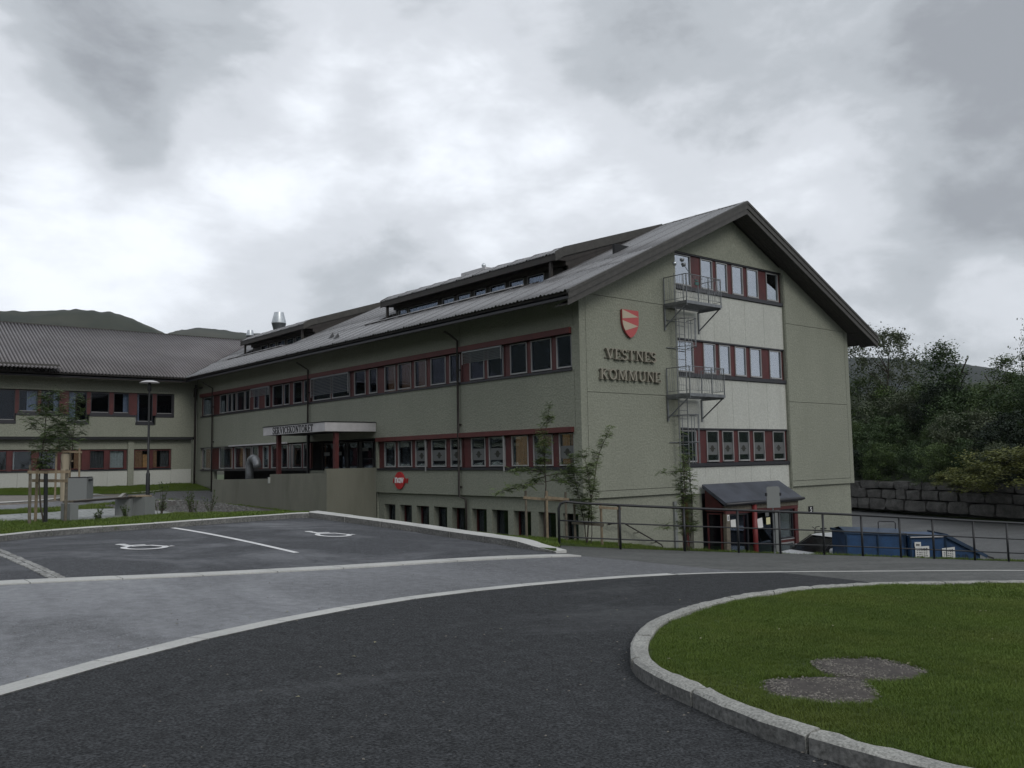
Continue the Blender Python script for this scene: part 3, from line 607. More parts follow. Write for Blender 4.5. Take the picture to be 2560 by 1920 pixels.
# ================================================================ HILLS
def hill(name, ridge, depth, foot, m, amp, seed):
    P = [Vector(p) for p in ridge]; R = []
    for a, b in zip(P, P[1:]): R += [a+(b-a)*k/8 for k in range(8)]
    R.append(P[-1]); q = MB(); vs = []; nr = 34
    for i, p in enumerate(R):
        h = Vector((p.x, p.y, 0)).normalized(); D = Vector((p.x, p.y, 0)).length
        for j in range(nr):
            t = j/(nr-1)*1.25; dd = D-depth*(1-t); s = min(1, t); z = foot+(p.z-foot)*(s*.55+.45*s*s*(3-2*s)) if t <= 1 else p.z-(t-1)*depth*.25
            w = Vector((h.x*dd, h.y*dd, 0)); nz = mnoise.fractal(Vector((w.x, w.y, seed*50))*.006, 1, 2, 5)
            fine = mnoise.noise(Vector((w.x, w.y, 9))*.09)
            z += nz*amp*min(1, 4*t+.2)*(1 if t < .9 else .25)+fine*2.2*min(1, t*3); vs.append((w.x, w.y, z))
    n = len(R); q.add(vs, [(i*nr+j, (i+1)*nr+j, (i+1)*nr+j+1, i*nr+j+1) for i in range(n-1) for j in range(nr-1)])
    return struct(q.build(name, m, None, smooth=True, fix=False))
def hill_mat(name, c0, c1, c2, snow=False, sc=.011):
    def ex(nt, b, geo):
        s = tex(nt, geo, sc, 7, .42, .58, rough=.65); s2 = tex(nt, geo, .09, 5, .3, .7, rough=.7); s3 = tex(nt, geo, .0045, 4, .45, .6)
        c = mixcol(nt, c0, c1, s); mm = nt.nodes.new('ShaderNodeMath'); mm.operation = 'MULTIPLY'; mm.inputs[1].default_value = .7; nt.links.new(s2, mm.inputs[0])
        c = mixcol(nt, c, c0, mm.outputs[0]); m4 = nt.nodes.new('ShaderNodeMath'); m4.operation = 'MULTIPLY'; m4.inputs[1].default_value = .5; nt.links.new(s3, m4.inputs[0])
        c = mixcol(nt, c, c2, m4.outputs[0])
        if snow:
            sn = tex(nt, geo, .016, 5, .70, .74, (1, 1, 3)); sx = nt.nodes.new('ShaderNodeSeparateXYZ'); nt.links.new(geo.outputs['Position'], sx.inputs[0])
            mr = nt.nodes.new('ShaderNodeMapRange'); nt.links.new(sx.outputs[2], mr.inputs[0]); mr.inputs[1].default_value = 90; mr.inputs[2].default_value = 150
            mu = nt.nodes.new('ShaderNodeMath'); mu.operation = 'MULTIPLY'; nt.links.new(sn, mu.inputs[0]); nt.links.new(mr.outputs[0], mu.inputs[1])
            c = mixcol(nt, c, (.6, .63, .68), mu.outputs[0])
        nt.links.new(c, b.inputs['Base Color'])
    return mat(name, c0, .95, spec=.1, extra=ex)
M_H1 = hill_mat('hill_forest', (.020, .027, .019), (.040, .044, .030), (.075, .072, .055)); M_H3 = hill_mat('mountain_forest', (.016, .024, .024), (.032, .040, .036), (.05, .055, .05), True)
hill('hill', [(16,1500,203),(125,1495,220),(246,1480,234),(277,1474,235),(314,1467,239),(346,1460,243),(367,1454,243),(395,1447,241),(423,1439,233),(451,1431,220),(480,1421,206),(508,1411,194),(555,1394,180),(640,1360,150)], 700, -10, M_H1, 10, 1)
hill('hill', [(500,2040,250),(632,2003,280),(679,1987,303),(727,1970,312),(776,1951,308),(825,1931,302),(890,1902,300),(939,1878,295),(997,1848,289),(1054,1816,275),(1134,1767,241),(1213,1714,183)], 900, -10, M_H1, 12, 2)
hill('hill', [(60,-1500,150),(-500,-1400,190),(-1050,-1050,210),(-1400,-500,230),(-1480,0,250),(-1420,500,262),(-1150,950,262),(-800,1270,255),(-400,1445,235),(-100,1500,215),(40,1500,206)], 700, -10, M_H1, 10, 4)  # ridge carried on unseen behind the eye, added to darken window reflections
hill('mountain', [(1397,1135,145),(1491,1009,175),(1551,913,182),(1580,862,184),(1603,818,181),(1622,781,174),(1642,738,167),(1660,696,161),(1679,649,149),(1696,603,132),(1718,536,109),(1751,419,78)], 900, -10, M_H3, 7, 3)
# ================================================================ MAIN BUILDING
BX = 18.616; BY = 18.946
zr = lambda x: 4.885+.4683*(x-17.54)
B = thing('office_building', 'long olive concrete office block with gable end, dormers and red framed window bands', 'office building', (BX, BY, -3.9))
def wallp(u0, u1, z0, z1, F=FX, n1=0., t=.22, m=M_WALL, name='wall_panel', par=None): return fbox(F, name, u0, u1, z0, z1, n1-t, n1, m, par or B)
# long facade: spandrels with joints at the downpipes
J = [18.946+.262, 25.08, 36.62, 48.14, 50.72]
for a, b in zip(J, J[1:]):
    wallp(a+.008, b-.008, .955, 2.70)
    wallp(a+.008, b-.008, 4.02, 5.0)
    if a < 36.7 and b > 30.8 and a > 25: wallp(a+.008, 30.80, -1.24, -.36)
    else: wallp(a+.008, b-.008, -1.24, -.36)
wallp(18.946, 19.200, -1.24, 5.0, name='corner_pier')
wallp(30.70, 30.86, -.36, .955, name='pier'); wallp(50.05, 50.72, -.36, .955, name='pier'); wallp(50.1, 50.72, 2.70, 4.02, name='pier')
wallp(19.2, 19.30, -.36, .955, name='pier'); wallp(19.2, 19.30, 2.70, 4.02, name='pier')
# basement wall with deep window openings
bw = [(20.31-.13,20.93),(19.21-.10,19.82)]
OP = [(30.40,29.60),(29.28,28.43),(28.12,27.27),(26.96,26.12),(25.82,24.95),(24.64,23.80),(23.52,22.65),(22.37,21.49),(21.13,20.31),(19.98,19.21)]
BZ0, BZ1 = -2.60, -1.70; edges = [30.83]+[v for o in OP for v in o]+[18.99]
wallp(18.99, 30.83, BZ1, -1.24, n1=-.12, t=.40, name='basement_wall'); wallp(18.99, 30.83, -3.9, BZ0, n1=-.12, t=.40, name='basement_wall')
for k in range(0, len(edges), 2): wallp(edges[k+1], edges[k], BZ0, BZ1, n1=-.12, t=.40, name='basement_pier')
for i, (a, b) in enumerate(OP):
    w = window(FX, B, b, a, BZ0+.02, BZ1-.004, -.36, M_GL_FAC, fr=M_RED if i % 3 else M_BROWN, fw=.045, sill=True, curtain=[(0, .3, 1, .1, M_CURTG), (.7, 1, 1, .1, M_CURTG)] if i == 9 else ([(0, .28, 1, .0, M_CURTG)] if i == 8 else None))
    fbox(FX, 'sill', b, a, BZ0+.003, BZ0+.03, -.40, -.10, M_SILL, w)
wallp(30.83, 50.72, -3.9, -1.24, n1=-.05, t=.3, name='basement_wall')
# interior: dark rooms behind the glass
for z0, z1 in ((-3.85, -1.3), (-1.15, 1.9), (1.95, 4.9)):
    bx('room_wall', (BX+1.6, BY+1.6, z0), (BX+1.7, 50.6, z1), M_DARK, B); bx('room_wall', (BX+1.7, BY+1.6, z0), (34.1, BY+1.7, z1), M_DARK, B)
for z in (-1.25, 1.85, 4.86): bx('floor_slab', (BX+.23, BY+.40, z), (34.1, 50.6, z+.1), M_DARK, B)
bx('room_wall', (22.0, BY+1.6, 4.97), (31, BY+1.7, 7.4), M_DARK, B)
# window bands of the long facade
def band(F, z0, z1, u0, u1, panes, n, gl, par, sash=M_WHITE, curt={}, infill=M_RED, fw=.03, film=()):
    """panes in order of u; red infill boards between them"""
    panes = sorted(panes); cur = u0
    for i, (a, b) in enumerate(panes):
        if a-cur > .02: fbox(F, 'mullion', cur+.003, a-.003, z0, z1, n-.08, n-.012, infill, par)
        w = window(F, par, a, b, z0+.03, z1-.02, n, gl, fr=sash, curtain=curt.get(i), fw=fw)
        if i in film:
            h = z1-z0; fbox(F, 'frosted_film', a+fw, b-fw, z0+h*.24, z0+h*.62, n-.018, n-.016, M_FILM, w)
            cu = (a+b)/2; cz = z0+h*.43; q = MB(); pts = [F.p(cu+.10*math.cos(t*.5236), cz+.12*math.sin(t*.5236), n-.014) for t in range(12)]; q.add(pts, [tuple(range(12))])
            q.box(*F.box(cu-.16, cu+.16, cz-.02, cz+.02, n-.0145, n-.0125)); q.build('film_mark', M_JOINT, w)
        cur = b
    if u1-cur > .02: fbox(F, 'mullion', cur+.003, u1-.003, z0, z1, n-.08, n-.012, infill, par)
dk = lambda m, a=0, b=1, zt=1, zb=0: (a, b, zt, zb, m)
U3 = [(19.35,20.04),(20.28,21.25),(21.47,22.31),(25.13,25.76),(26.02,26.97),(27.27,28.05),(28.31,29.24),(29.44,30.23),(30.81,31.44),(31.74,32.65),
      (36.83,37.30),(37.49,38.39),(38.82,39.41),(39.55,40.66),(43.43,44.0),(44.1,45.07),(45.2,45.72),(45.8,46.3),(46.45,47.41),(48.37,49.83)]
UP = [p for p in U3 if p[1] < 22.6]
band(FX, 2.76, 3.83, 19.30, 22.60, UP, -.06, M_GL_FAC, B, curt={0: [dk(M_CURTG, 0, .25)]})
# blind over two small panes
band(FX, 2.76, 3.83, 22.62, 24.98, [(22.68,23.53),(23.73,24.55)], -.06, M_GL_FAC, B, curt={0: [dk(M_CURTG, .0, .45)]})
def blind(F, u0, u1, z0, z1, n, par, pitch=.055):
    b = fbox(F, 'blind_box', u0, u1, z1-.03, z1+.02, n, n+.07, M_BLIND, par); k = int((z1-z0)/pitch)
    for i in range(k):
        z = z1-.04-i*pitch; q = MB(); q.add([F.p(u0+.01, z, n+.06), F.p(u1-.01, z, n+.06), F.p(u1-.01, z-.028, n+.005), F.p(u0+.01, z-.028, n+.005)], [(0, 1, 2, 3)])
        q.add([F.p(u0+.01, z-.028, n+.005), F.p(u1-.01, z-.028, n+.005), F.p(u1-.01, z-.034, n+.006), F.p(u0+.01, z-.034, n+.006)], [(0, 1, 2, 3)])
        q.build('blind_slat', M_BLIND, b, fix=False)
    for u in (u0, u1): fbox(F, 'blind_rail', u-.018, u+.018, z0-.03, z1, n+.05, n+.08, M_WHITE, b)
blind(FX, 22.68, 24.86, 3.40, 3.82, -.02, B)
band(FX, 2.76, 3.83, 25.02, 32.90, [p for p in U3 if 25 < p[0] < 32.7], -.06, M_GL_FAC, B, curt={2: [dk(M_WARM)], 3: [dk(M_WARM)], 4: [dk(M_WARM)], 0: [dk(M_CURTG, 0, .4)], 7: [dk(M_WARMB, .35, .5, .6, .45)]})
band(FX, 2.76, 3.83, 32.92, 36.55, [(33.05,34.6),(34.75,36.4)], -.06, M_GL_FAC, B); blind(FX, 33.02, 36.42, 2.98, 3.82, -.02, B, .065)
band(FX, 2.76, 3.83, 36.70, 40.85, [p for p in U3 if 36.7 < p[0] < 40.7], -.06, M_GL_FAC, B, curt={3: [dk(M_CURTG, 0, .5)]})
band(FX, 2.76, 3.83, 40.87, 43.2, [(41.0,41.55),(42.3,42.9)], -.06, M_GL_FAC, B, curt={1: [dk(M_CURT, .5, 1)]}); blind(FX, 40.95, 43.1, 3.42, 3.82, -.02, B, .065)
band(FX, 2.76, 3.83, 43.22, 50.1, [p for p in U3 if p[0] > 43.3], -.06, M_GL_FAC, B, curt={5: [dk(M_CURTG, 0, .6)], 2: [dk(M_CURT, .4, .6)]})
fbox(FX, 'sill', 19.28, 50.1, 2.68, 2.755, -.10, .045, M_SILL, B); fbox(FX, 'red_band', 19.30, 50.1, 3.84, 4.025, -.05, .10, M_REDB, B)
L4 = [(19.33,20.01),(20.31,21.23),(21.49,22.32),(22.66,23.53),(23.74,24.53),(25.12,25.76),(26.05,26.97),(27.28,28.04),(28.30,29.26),(29.46,30.27)]
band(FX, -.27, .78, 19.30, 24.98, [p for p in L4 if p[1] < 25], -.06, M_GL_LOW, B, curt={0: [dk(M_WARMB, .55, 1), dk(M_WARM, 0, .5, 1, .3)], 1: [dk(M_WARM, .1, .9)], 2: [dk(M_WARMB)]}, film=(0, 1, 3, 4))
band(FX, -.27, .78, 25.02, 30.70, [p for p in L4 if p[0] > 25], -.06, M_GL_LOW, B, curt={4: [dk(M_CURTG, 0, 1, 1, .0)], 3: [dk(M_CURTG, .3, 1)]}, film=(0, 1, 2))
for u in (22.60, 27.20): fbox(FX, 'blind_rail', u-.02, u+.02, -.40, .80, .05, .085, M_WHITE, B)
fbox(FX, 'sill', 19.26, 30.70, -.36, -.275, -.10, .045, M_SILL, B); fbox(FX, 'red_band', 19.27, 30.69, .79, .95, -.05, .13, M_REDB, B)
L2 = [(36.8,37.35),(37.53,38.47),(38.6,38.85),(39.0,39.70),(39.85,40.78),(41.13,41.76),(42.34,43.07),(43.2,44.0),(44.14,45.32),(45.64,47.43),(48.63,49.9)]
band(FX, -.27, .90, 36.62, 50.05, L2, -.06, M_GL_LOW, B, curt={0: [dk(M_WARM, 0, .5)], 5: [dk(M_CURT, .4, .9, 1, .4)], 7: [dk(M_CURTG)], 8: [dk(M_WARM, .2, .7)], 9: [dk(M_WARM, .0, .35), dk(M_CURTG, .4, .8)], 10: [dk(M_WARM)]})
fbox(FX, 'sill', 36.6, 50.05, -.36, -.275, -.10, .045, M_SILL, B); fbox(FX, 'blind_box', 38.9, 45.8, .93, 1.0, 0, .10, M_CREAM, B); fbox(FX, 'sill', 45.8, 50.05, .905, .952, -.02, .05, M_SILL, B)
# entrance recess under the canopy
fbox(FX, 'entrance_soffit', 30.86, 36.62, .90, .955, -1.3, -.22, M_DARK, B); fbox(FX, 'entrance_side', 30.86, 30.95, -1.2, .95, -1.3, -.22, M_RED, B)
band(FX, -1.18, .88, 30.95, 36.55, [(31.1,31.75),(31.95,32.9),(33.2,34.1),(34.3,35.1),(35.3,36.4)], -.55, M_GL_FAC, B, sash=M_SILL, infill=M_SILL, fw=.05)
for u, z, w_, h in ((31.3,.2,.30,.42),(33.4,-.55,.26,.3),(34.6,.3,.5,.16),(32.3,.45,.5,.14),(35.7,.3,.5,.15)): fbox(FX, 'notice', u, u+w_, z, z+h, -.519, -.512, M_GREYP, B)
# downpipes
def pipe(y, bottom, jog=True):
    q = MB(); x = BX-.10; pts = [(17.95, y, 4.55), (18.2, y, 4.45), (x, y, 4.25), (x, y, -1.28)] if jog else [(17.95, y, 4.55), (x, y, 4.25), (x, y, bottom)]
    if jog: pts += [(x+.10, y-.22, -1.36), (x+.12, y-.24, -1.5), (x+.12, y-.24, bottom)]
    q.tube(pts, .042, 8); q.build('downpipe', M_BROWN, B, smooth=True)
    for z in (3.2, 1.25, -.95): fbox(FX, 'pipe_bracket', y-.07, y+.07, z-.03, z+.03, 0, .05, M_BROWN, B)
pipe(25.08, -2.9); pipe(36.62, -1.2, False); pipe(48.14, -1.6, False)
# gable end
def gpoly(name, u0, u1, z0, n1, t, m, ztop=lambda x: (zr(x) if x < 26.55 else zr(53.1-x))-.40):
    ys = (BY-n1, BY-n1+t); xs = [u0]+([26.55] if u0 < 26.55 < u1 else [])+[u1]
    return MB().prism([(u0, z0)]+[(u1, z0)]+[(x, ztop(x)) for x in reversed(xs)], 1, *ys).build(name, m, B)
g = .008
for s in (0, 1):
    M = (lambda x: x) if not s else (lambda x: 53.0-x+.005)
    def gp(a, b, z0, z1): return wallp(min(M(a), M(b)), max(M(a), M(b)), z0, z1, F=GY)
    if s == 0: gpoly('corner_pier', 18.840, 18.880, -1.24, -.004, .2, M_WALL)
    gp(18.895+g, 23.27 if not s else 23.17, -1.03+g, 2.01-g); gp(18.895+g, 23.27 if not s else 23.17, 2.01+g, 5.06-g); gp(18.895+g, 23.27 if not s else 23.17, -1.24, -1.03-g)
    a, b = sorted((M(18.895+g), M(23.27 if not s else 23.17))); gpoly('wall_panel', a, b, 5.06+g, 0, .22, M_WALL)
    a, b = sorted((M(18.616), M(18.887))); gpoly('corner_pier', 18.8375 if s == 0 else a, b, -1.24, .001, .22, M_WALL, lambda x: min(5.2, (zr(x) if x < 26 else zr(53.1-x))-.3))
wallp(18.70, 23.3, -3.95, -1.24, F=GY, n1=-.10, name='basement_wall'); wallp(29.7, 34.22, -3.95, -1.24, F=GY, n1=-.10, name='basement_wall')
SP = [23.2, 24.68, 25.47, 26.40, 27.35, 28.55, 29.85]
for z0, z1 in ((-1.30, -.40), (.95, 2.69), (3.99, 5.71)):
    for a, b in zip(SP, SP[1:]): wallp(a+.004, b-.004, z0, z1, F=GY, n1=-.12, t=.1, m=M_PALE, name='pale_panel')
gpoly('gable_panel', 23.2, 29.85, 7.05, -.08, .12, M_WALL)
wallp(29.80, 29.86, -1.30, 7.4, F=GY, n1=-.02, t=.12, m=M_WALL, name='reveal')
GP = [(23.30,24.30),(24.86,25.54),(25.76,26.41),(26.70,27.37),(27.63,28.34),(28.88,29.66)]
SK = M_CURT
rows = {5.73: {0: [dk(M_CURTG, 0, .7, 1, .2)], 1: [dk(SK, 0, 1)], 2: [dk(SK, 0, .5)], 4: [dk(SK)], 5: [dk(SK, 0, 1, .55, 0)]},
        2.71: {0: [dk(SK, 0, .5, 1, .4)], 1: [dk(SK)], 2: [dk(SK, 0, .55)], 3: [dk(SK, 0, .3)], 5: [dk(SK)]}, -.38: {4: [dk(M_WARM, 0, .4)]}}
for s, cu in rows.items():
    band(GY, s+.13, s+1.27, 23.2, 29.80, GP, -.17, M_GL_GAB if s > 0 else M_GL_LOW, B, curt=cu, fw=.035, film=(1, 2, 3, 4, 5) if s < 0 else ())
    fbox(GY, 'sill', 23.2, 29.80, s, s+.125, -.25, -.06, M_SILL, B); fbox(GY, 'lintel', 23.2, 29.80, s+1.275, s+1.33, -.25, -.115, M_SILL, B)
# centre of the basement behind and left of the porch
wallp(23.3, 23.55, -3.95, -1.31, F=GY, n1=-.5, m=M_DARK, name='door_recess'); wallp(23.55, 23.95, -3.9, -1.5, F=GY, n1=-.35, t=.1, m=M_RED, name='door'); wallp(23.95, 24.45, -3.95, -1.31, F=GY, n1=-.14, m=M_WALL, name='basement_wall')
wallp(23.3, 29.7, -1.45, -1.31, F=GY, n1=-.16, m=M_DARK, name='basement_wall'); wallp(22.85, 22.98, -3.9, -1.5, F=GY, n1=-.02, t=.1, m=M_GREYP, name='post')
wallp(28.85, 29.7, -3.95, -1.31, F=GY, n1=-.14, m=M_WALL, name='basement_wall')
# ---- roof
def slab(x0, x1, y0, y1, th=.14, name='roof_deck', right=False):
    f = (lambda x: x) if not right else (lambda x: 53.1-x)
    MB().prism([(f(x0), zr(x0)-.02), (f(x1), zr(x1)-.02), (f(x1), zr(x1)-.02-th), (f(x0), zr(x0)-.02-th)], 1, y0, y1).build(name, M_BROWN, B)
YE = 66
slab(17.60, 20.05, 18.26, YE); slab(21.4, 26.54, 18.26, 22.5); slab(21.4, 26.54, 33.76, 41.8); slab(21.4, 26.54, 49.5, YE); slab(20.05, 21.4, 18.26, 22.25); slab(20.05, 21.4, 34.07, 41.55); slab(20.05, 21.4, 49.92, YE)
slab(17.60, 26.54, 18.26, YE, right=True)
val = lambda t, x: max(x, 17.55+(t-49.63))
L_, R_ = 22.25, 41.55
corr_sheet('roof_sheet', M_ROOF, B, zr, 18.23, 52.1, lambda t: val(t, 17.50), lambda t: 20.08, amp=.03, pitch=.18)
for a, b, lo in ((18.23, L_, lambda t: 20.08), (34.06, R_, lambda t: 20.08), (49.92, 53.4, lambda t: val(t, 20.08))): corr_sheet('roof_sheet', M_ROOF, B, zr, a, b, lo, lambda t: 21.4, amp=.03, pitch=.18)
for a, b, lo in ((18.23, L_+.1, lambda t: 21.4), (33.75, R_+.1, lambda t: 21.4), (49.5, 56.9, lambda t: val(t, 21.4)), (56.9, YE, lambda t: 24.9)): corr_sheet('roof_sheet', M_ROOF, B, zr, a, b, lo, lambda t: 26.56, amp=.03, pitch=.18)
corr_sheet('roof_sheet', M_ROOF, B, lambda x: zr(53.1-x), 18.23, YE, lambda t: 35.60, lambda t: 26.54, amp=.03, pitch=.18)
MB().prism([(26.40, zr(26.4)+.045), (26.55, zr(26.55)+.06), (26.70, zr(26.4)+.045), (26.70, zr(26.4)+.03), (26.55, zr(26.55)+.04), (26.40, zr(26.4)+.03)], 1, 18.2, YE).build('ridge_cap', M_BARGE, B)
# verge: barge boards and flashing on the gable
for s in (0, 1):
    f = (lambda x: x) if not s else (lambda x: 53.1-x)
    for nm, d0, d1, y0, y1, m in (('barge_flashing', -.050, .045, 18.175, 18.30, M_BARGE), ('barge_board', .045, .23, 18.20, 18.235, M_BARGE), ('barge_board', .23, .42, 18.235, 18.262, M_BARGE)):
        xe = 17.50; MB().prism([(f(xe), zr(xe)-d0), (f(26.55), zr(26.55)-d0), (f(26.55), zr(26.55)-d1), (f(xe), zr(xe)-d1)], 1, y0, y1).build(nm, m, B)
    # soffit boards under the gable overhang
    for i in range(6):
        y0 = 18.27+i*.112; MB().prism([(f(17.62), zr(17.62)-.40), (f(26.54), zr(26.54)-.40), (f(26.54), zr(26.54)-.425), (f(17.62), zr(17.62)-.425)], 1, y0, y0+.105).build('soffit_board', M_SOFFIT, B)
# eaves: fascia, soffit
bx('fascia', (17.60, 18.27, 4.67), (17.63, 49.7, 4.81), M_SILL, B)
for i in range(8):
    x0 = 17.62+i*.125; MB().prism([(x0, zr(x0)-.24), (x0+.118, zr(x0+.118)-.24), (x0+.118, zr(x0+.118)-.265), (x0, zr(x0)-.265)], 1, 18.3, 50.7).build('soffit_board', M_BROWN, B)
bx('fascia', (35.49, 18.27, 4.60), (35.53, YE, 4.83), M_BROWN, B)
MB().prism([(34.4, zr(18.7)-.42), (35.5, zr(17.6)-.26), (35.5, zr(17.6)-.28), (34.4, zr(18.7)-.44)], 1, 18.3, YE).build('soffit_board', M_SOFFIT, B)
bx('east_wall', (34.10, 19.17, -3.9), (34.385, YE, 5.0), M_WALL, B)
# ---- dormers
def dormer(y0, y1, panes):
    D = MB().prism([(21.42, 6.60), (21.42, 7.22), (26.1, 8.72), (25.9, 8.72)], 1, y0+.05, y0+.15).build('dormer', M_BROWN, B)
    MB().prism([(21.42, 6.60), (21.42, 7.22), (26.1, 8.72), (25.9, 8.72)], 1, y1-.3, y1-.2).build('cheek', M_BROWN, D)
    bx('back_wall', (22.6, y0+.2, 5.9), (22.7, y1-.35, 7.4), M_DARK, D)
    for k, (u0, u1) in enumerate(((.0, .06), (.06, .12))): pass
    zd = lambda x: 7.235+.6*(x-20.82) if x < 21.15 else 7.433+.3130*(x-21.15)
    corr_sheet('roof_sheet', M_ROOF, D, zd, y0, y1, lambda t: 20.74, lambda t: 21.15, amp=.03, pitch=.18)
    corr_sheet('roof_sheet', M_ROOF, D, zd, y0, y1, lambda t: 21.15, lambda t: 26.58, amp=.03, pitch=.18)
    MB().prism([(20.80, 6.98), (20.80, 7.20), (21.15, 7.41), (26.5, 9.08), (26.5, 8.92), (21.4, 7.02)], 1, y0+.03, y1-.03).build('roof_deck', M_BROWN, D)
    bx('fascia', (20.76, y0, 6.97), (20.80, y1, 7.19), M_BROWN, D)
    for yy in (y0-.025, y1): MB().prism([(20.74, 6.93), (20.74, 7.27), (21.15, 7.50), (26.56, 9.20), (26.56, 8.88), (21.15, 7.16)], 1, yy, yy+.03).build('barge_board', M_BARGE, D)
    for yy in (y0+.33, y1-.42): bx('post', (20.82, yy, 6.35), (20.92, yy+.10, 7.0), M_BROWN, D)
    F2 = Face('x', 21.40); bx('header', (21.30, y0+.05, 6.86), (21.42, y1-.2, 7.04), M_BROWN, D)
    band(F2, 5.98, 6.86, y0+.35, y1-.22, panes, -.02, M_GL_FAC, D, infill=M_BROWN, curt={i: [dk(M_CURT if i % 3 else M_CURTG, 0, [1, .5, .8][i % 3])] for i in range(len(panes))})
    # box gutter cut into the roof
    bx('gutter_floor', (20.06, y0, 5.70), (21.42, y1+.17, 5.80), M_BROWN, D); bx('gutter_kerb', (20.03, y0+.1, 5.8), (20.10, y1+.2, 6.13), M_BROWN, D)
    bx('flashing', (20.00, y0+1.0, 6.135), (20.13, y1+.22, 6.165), M_CREAM, D)
    for yy in (y0-.02, y1+.16): MB().prism([(20.05, 5.7), (20.05, 6.06), (21.42, 6.70), (21.42, 5.7)], 1, yy, yy+.05).build('gutter_end', M_BROWN, D)
P1 = [(23.56,24.50),(24.71,25.56),(25.81,26.76),(27.02,27.80),(28.05,28.96),(29.17,30.03),(30.34,32.63),(32.74,33.44)]
dormer(22.22, 33.90, P1)
dormer(41.52, 49.62, [(a+19.3, b+19.3) for a, b in P1 if b < 30.0])
bx('vent_cap', (26.1, 33.0, 9.05), (27.0, 34.95, 9.38), M_CREAM, B); 
q = MB(); q.lathe((26.5, 33.6, 9.38), [(.02, 0), (.03, .1), (.10, .16), (.11, .24), (.05, .32), (0, .34)], 10); q.build('vent_knob', M_VENT, B, smooth=True)
# small ridge lamp and roof vents
for (x, y, z, r, h) in ((26.5, 56.8, 9.05, .50, 1.45), (24.2, 56.3, 8.30, .27, .70)):
    v = thing('roof_vent', 'large shiny flared metal vent on the roof ridge' if r > .4 else 'small metal roof vent beside the far dormer', 'roof vent', (x, y, z))
    q = MB(); q.lathe((x, y, z), [(r*.72, -.1), (r*.74, h*.12), (r, h*.46)], 20); q.build('vent_base', M_VENTD, v, smooth=True)
    q = MB(); q.lathe((x, y, z), [(r, h*.46), (r*1.02, h*.50), (r*.66, h*.98), (r*.66, h), (r*.6, h), (r*.6, h*.8)], 20); q.build('vent_cowl', M_VENT, v, smooth=True)
for y in (33.9, 35.3):
    x = 19.0 if y > 34.5 else 18.5; z = zr(x)
    MB().add([(x-.12, y-.1, z), (x-.12, y+.1, z), (x+.1, y+.1, z+.1), (x+.1, y-.1, z+.1), (x+.08, y, z+.30)], [(0, 1, 4), (1, 2, 4), (2, 3, 4), (3, 0, 4), (0, 3, 2, 1)]).build('snow_hook', M_BLACK, B)
# ================================================================ WING
W = thing('office_wing', 'two storey wing with corrugated reddish roof joining the block at the left', 'office wing', (10, 50.7, -1.1))
XL = -6
def wp(u0, u1, z0, z1, n1=0., t=.22, m=M_WALL, name='wall_panel'): return wallp(u0, u1, z0, z1, F=WY, n1=n1, t=t, m=m, par=W, name=name)
wp(XL, 18.40, 1.60, 2.26); wp(XL, 18.40, 4.05, 5.0); wp(17.30, 18.40, 2.26, 4.05)
for a, b in ((9.30, 11.72), (12.80, 15.18), (16.28, 17.30)): wp(a, b, 2.26, 2.70)
wp(18.40, 18.60, -1.3, 5.0, n1=-.02, name='corner_pier')
UPP = [(6.9, 8.0, 2.40, []), (8.15, 9.25, 2.40, []), (9.42, 10.30, 2.86, [dk(M_CURT, .45, 1)]), (10.45, 11.33, 2.86, [dk(M_CURT, .72, 1)]), (11.77, 12.67, 2.40, [dk(M_CURT, 0, .42)]), (12.86, 13.80, 2.86, []),
       (14.03, 14.83, 2.86, [dk(M_CURT, .68, 1)]), (15.26, 16.11, 2.40, [dk(M_CURT, 0, .2)]), (16.32, 17.20, 2.86, [])]
cur = 6.8
for a, b, z0, c in UPP:
    if a > cur+.02: fbox(WY, 'mullion', cur+.003, a-.003, 2.80, 4.02, -.12, -.03, M_RED, W)
    w = window(WY, W, a, b, z0, 4.0, -.06, M_GL_FAC, fr=M_SILL, curtain=c or None, fw=.04); fbox(WY, 'sill', a-.05, b+.05, z0-.14, z0, -.15, .03, M_SILL, W)
    fbox(WY, 'sash_bar', a+.04, b-.04, z0+.06, z0+.09, -.06, -.035, M_WHITE, w)
    cur = b
fbox(WY, 'mullion', 17.21, 17.29, 2.75, 4.02, -.12, -.03, M_SILL, W)
for a, b in ((9.30, 11.72), (12.80, 15.18), (16.28, 17.28)): fbox(WY, 'sill', a, b, 2.70, 2.80, -.12, .028, M_SILL, W)
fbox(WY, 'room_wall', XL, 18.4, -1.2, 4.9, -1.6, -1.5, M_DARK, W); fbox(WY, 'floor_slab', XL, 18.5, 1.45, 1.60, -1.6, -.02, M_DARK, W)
N2 = -.35; m_ = M_PALE
wp(XL, 14.9, .93, 1.60, n1=N2, m=M_WALL); wp(15.22, 18.42, .93, 1.60, n1=N2, m=M_WALL)
for a, b in ((XL, 9.5), (9.51, 13.86), (13.87, 14.9), (15.22, 17.28), (17.29, 18.42)): wp(a, b, -1.35, -.24, n1=N2, m=m_, name='pale_panel')
wp(17.30, 18.42, -.24, .93, n1=N2, m=M_WALL); wp(14.9, 15.21, -1.35, 1.60, n1=N2+.12, t=.34, name='pilaster')
LW = [(7.0,8.0),(8.1,9.03),(9.25,10.18),(10.46,11.4),(11.65,12.6),(12.95,13.72),(13.96,14.75)]
band(WY, -.17, .90, 6.9, 14.88, LW, N2-.06, M_GL_LOW, W, sash=M_RED, curt={2: [dk(M_CURT, 0, .15)], 3: [dk(M_CURTG, .8, 1)], 4: [dk(M_WARM, .6, 1)], 5: [dk(M_CURTG)], 6: [dk(M_CURT)]}, fw=.035)
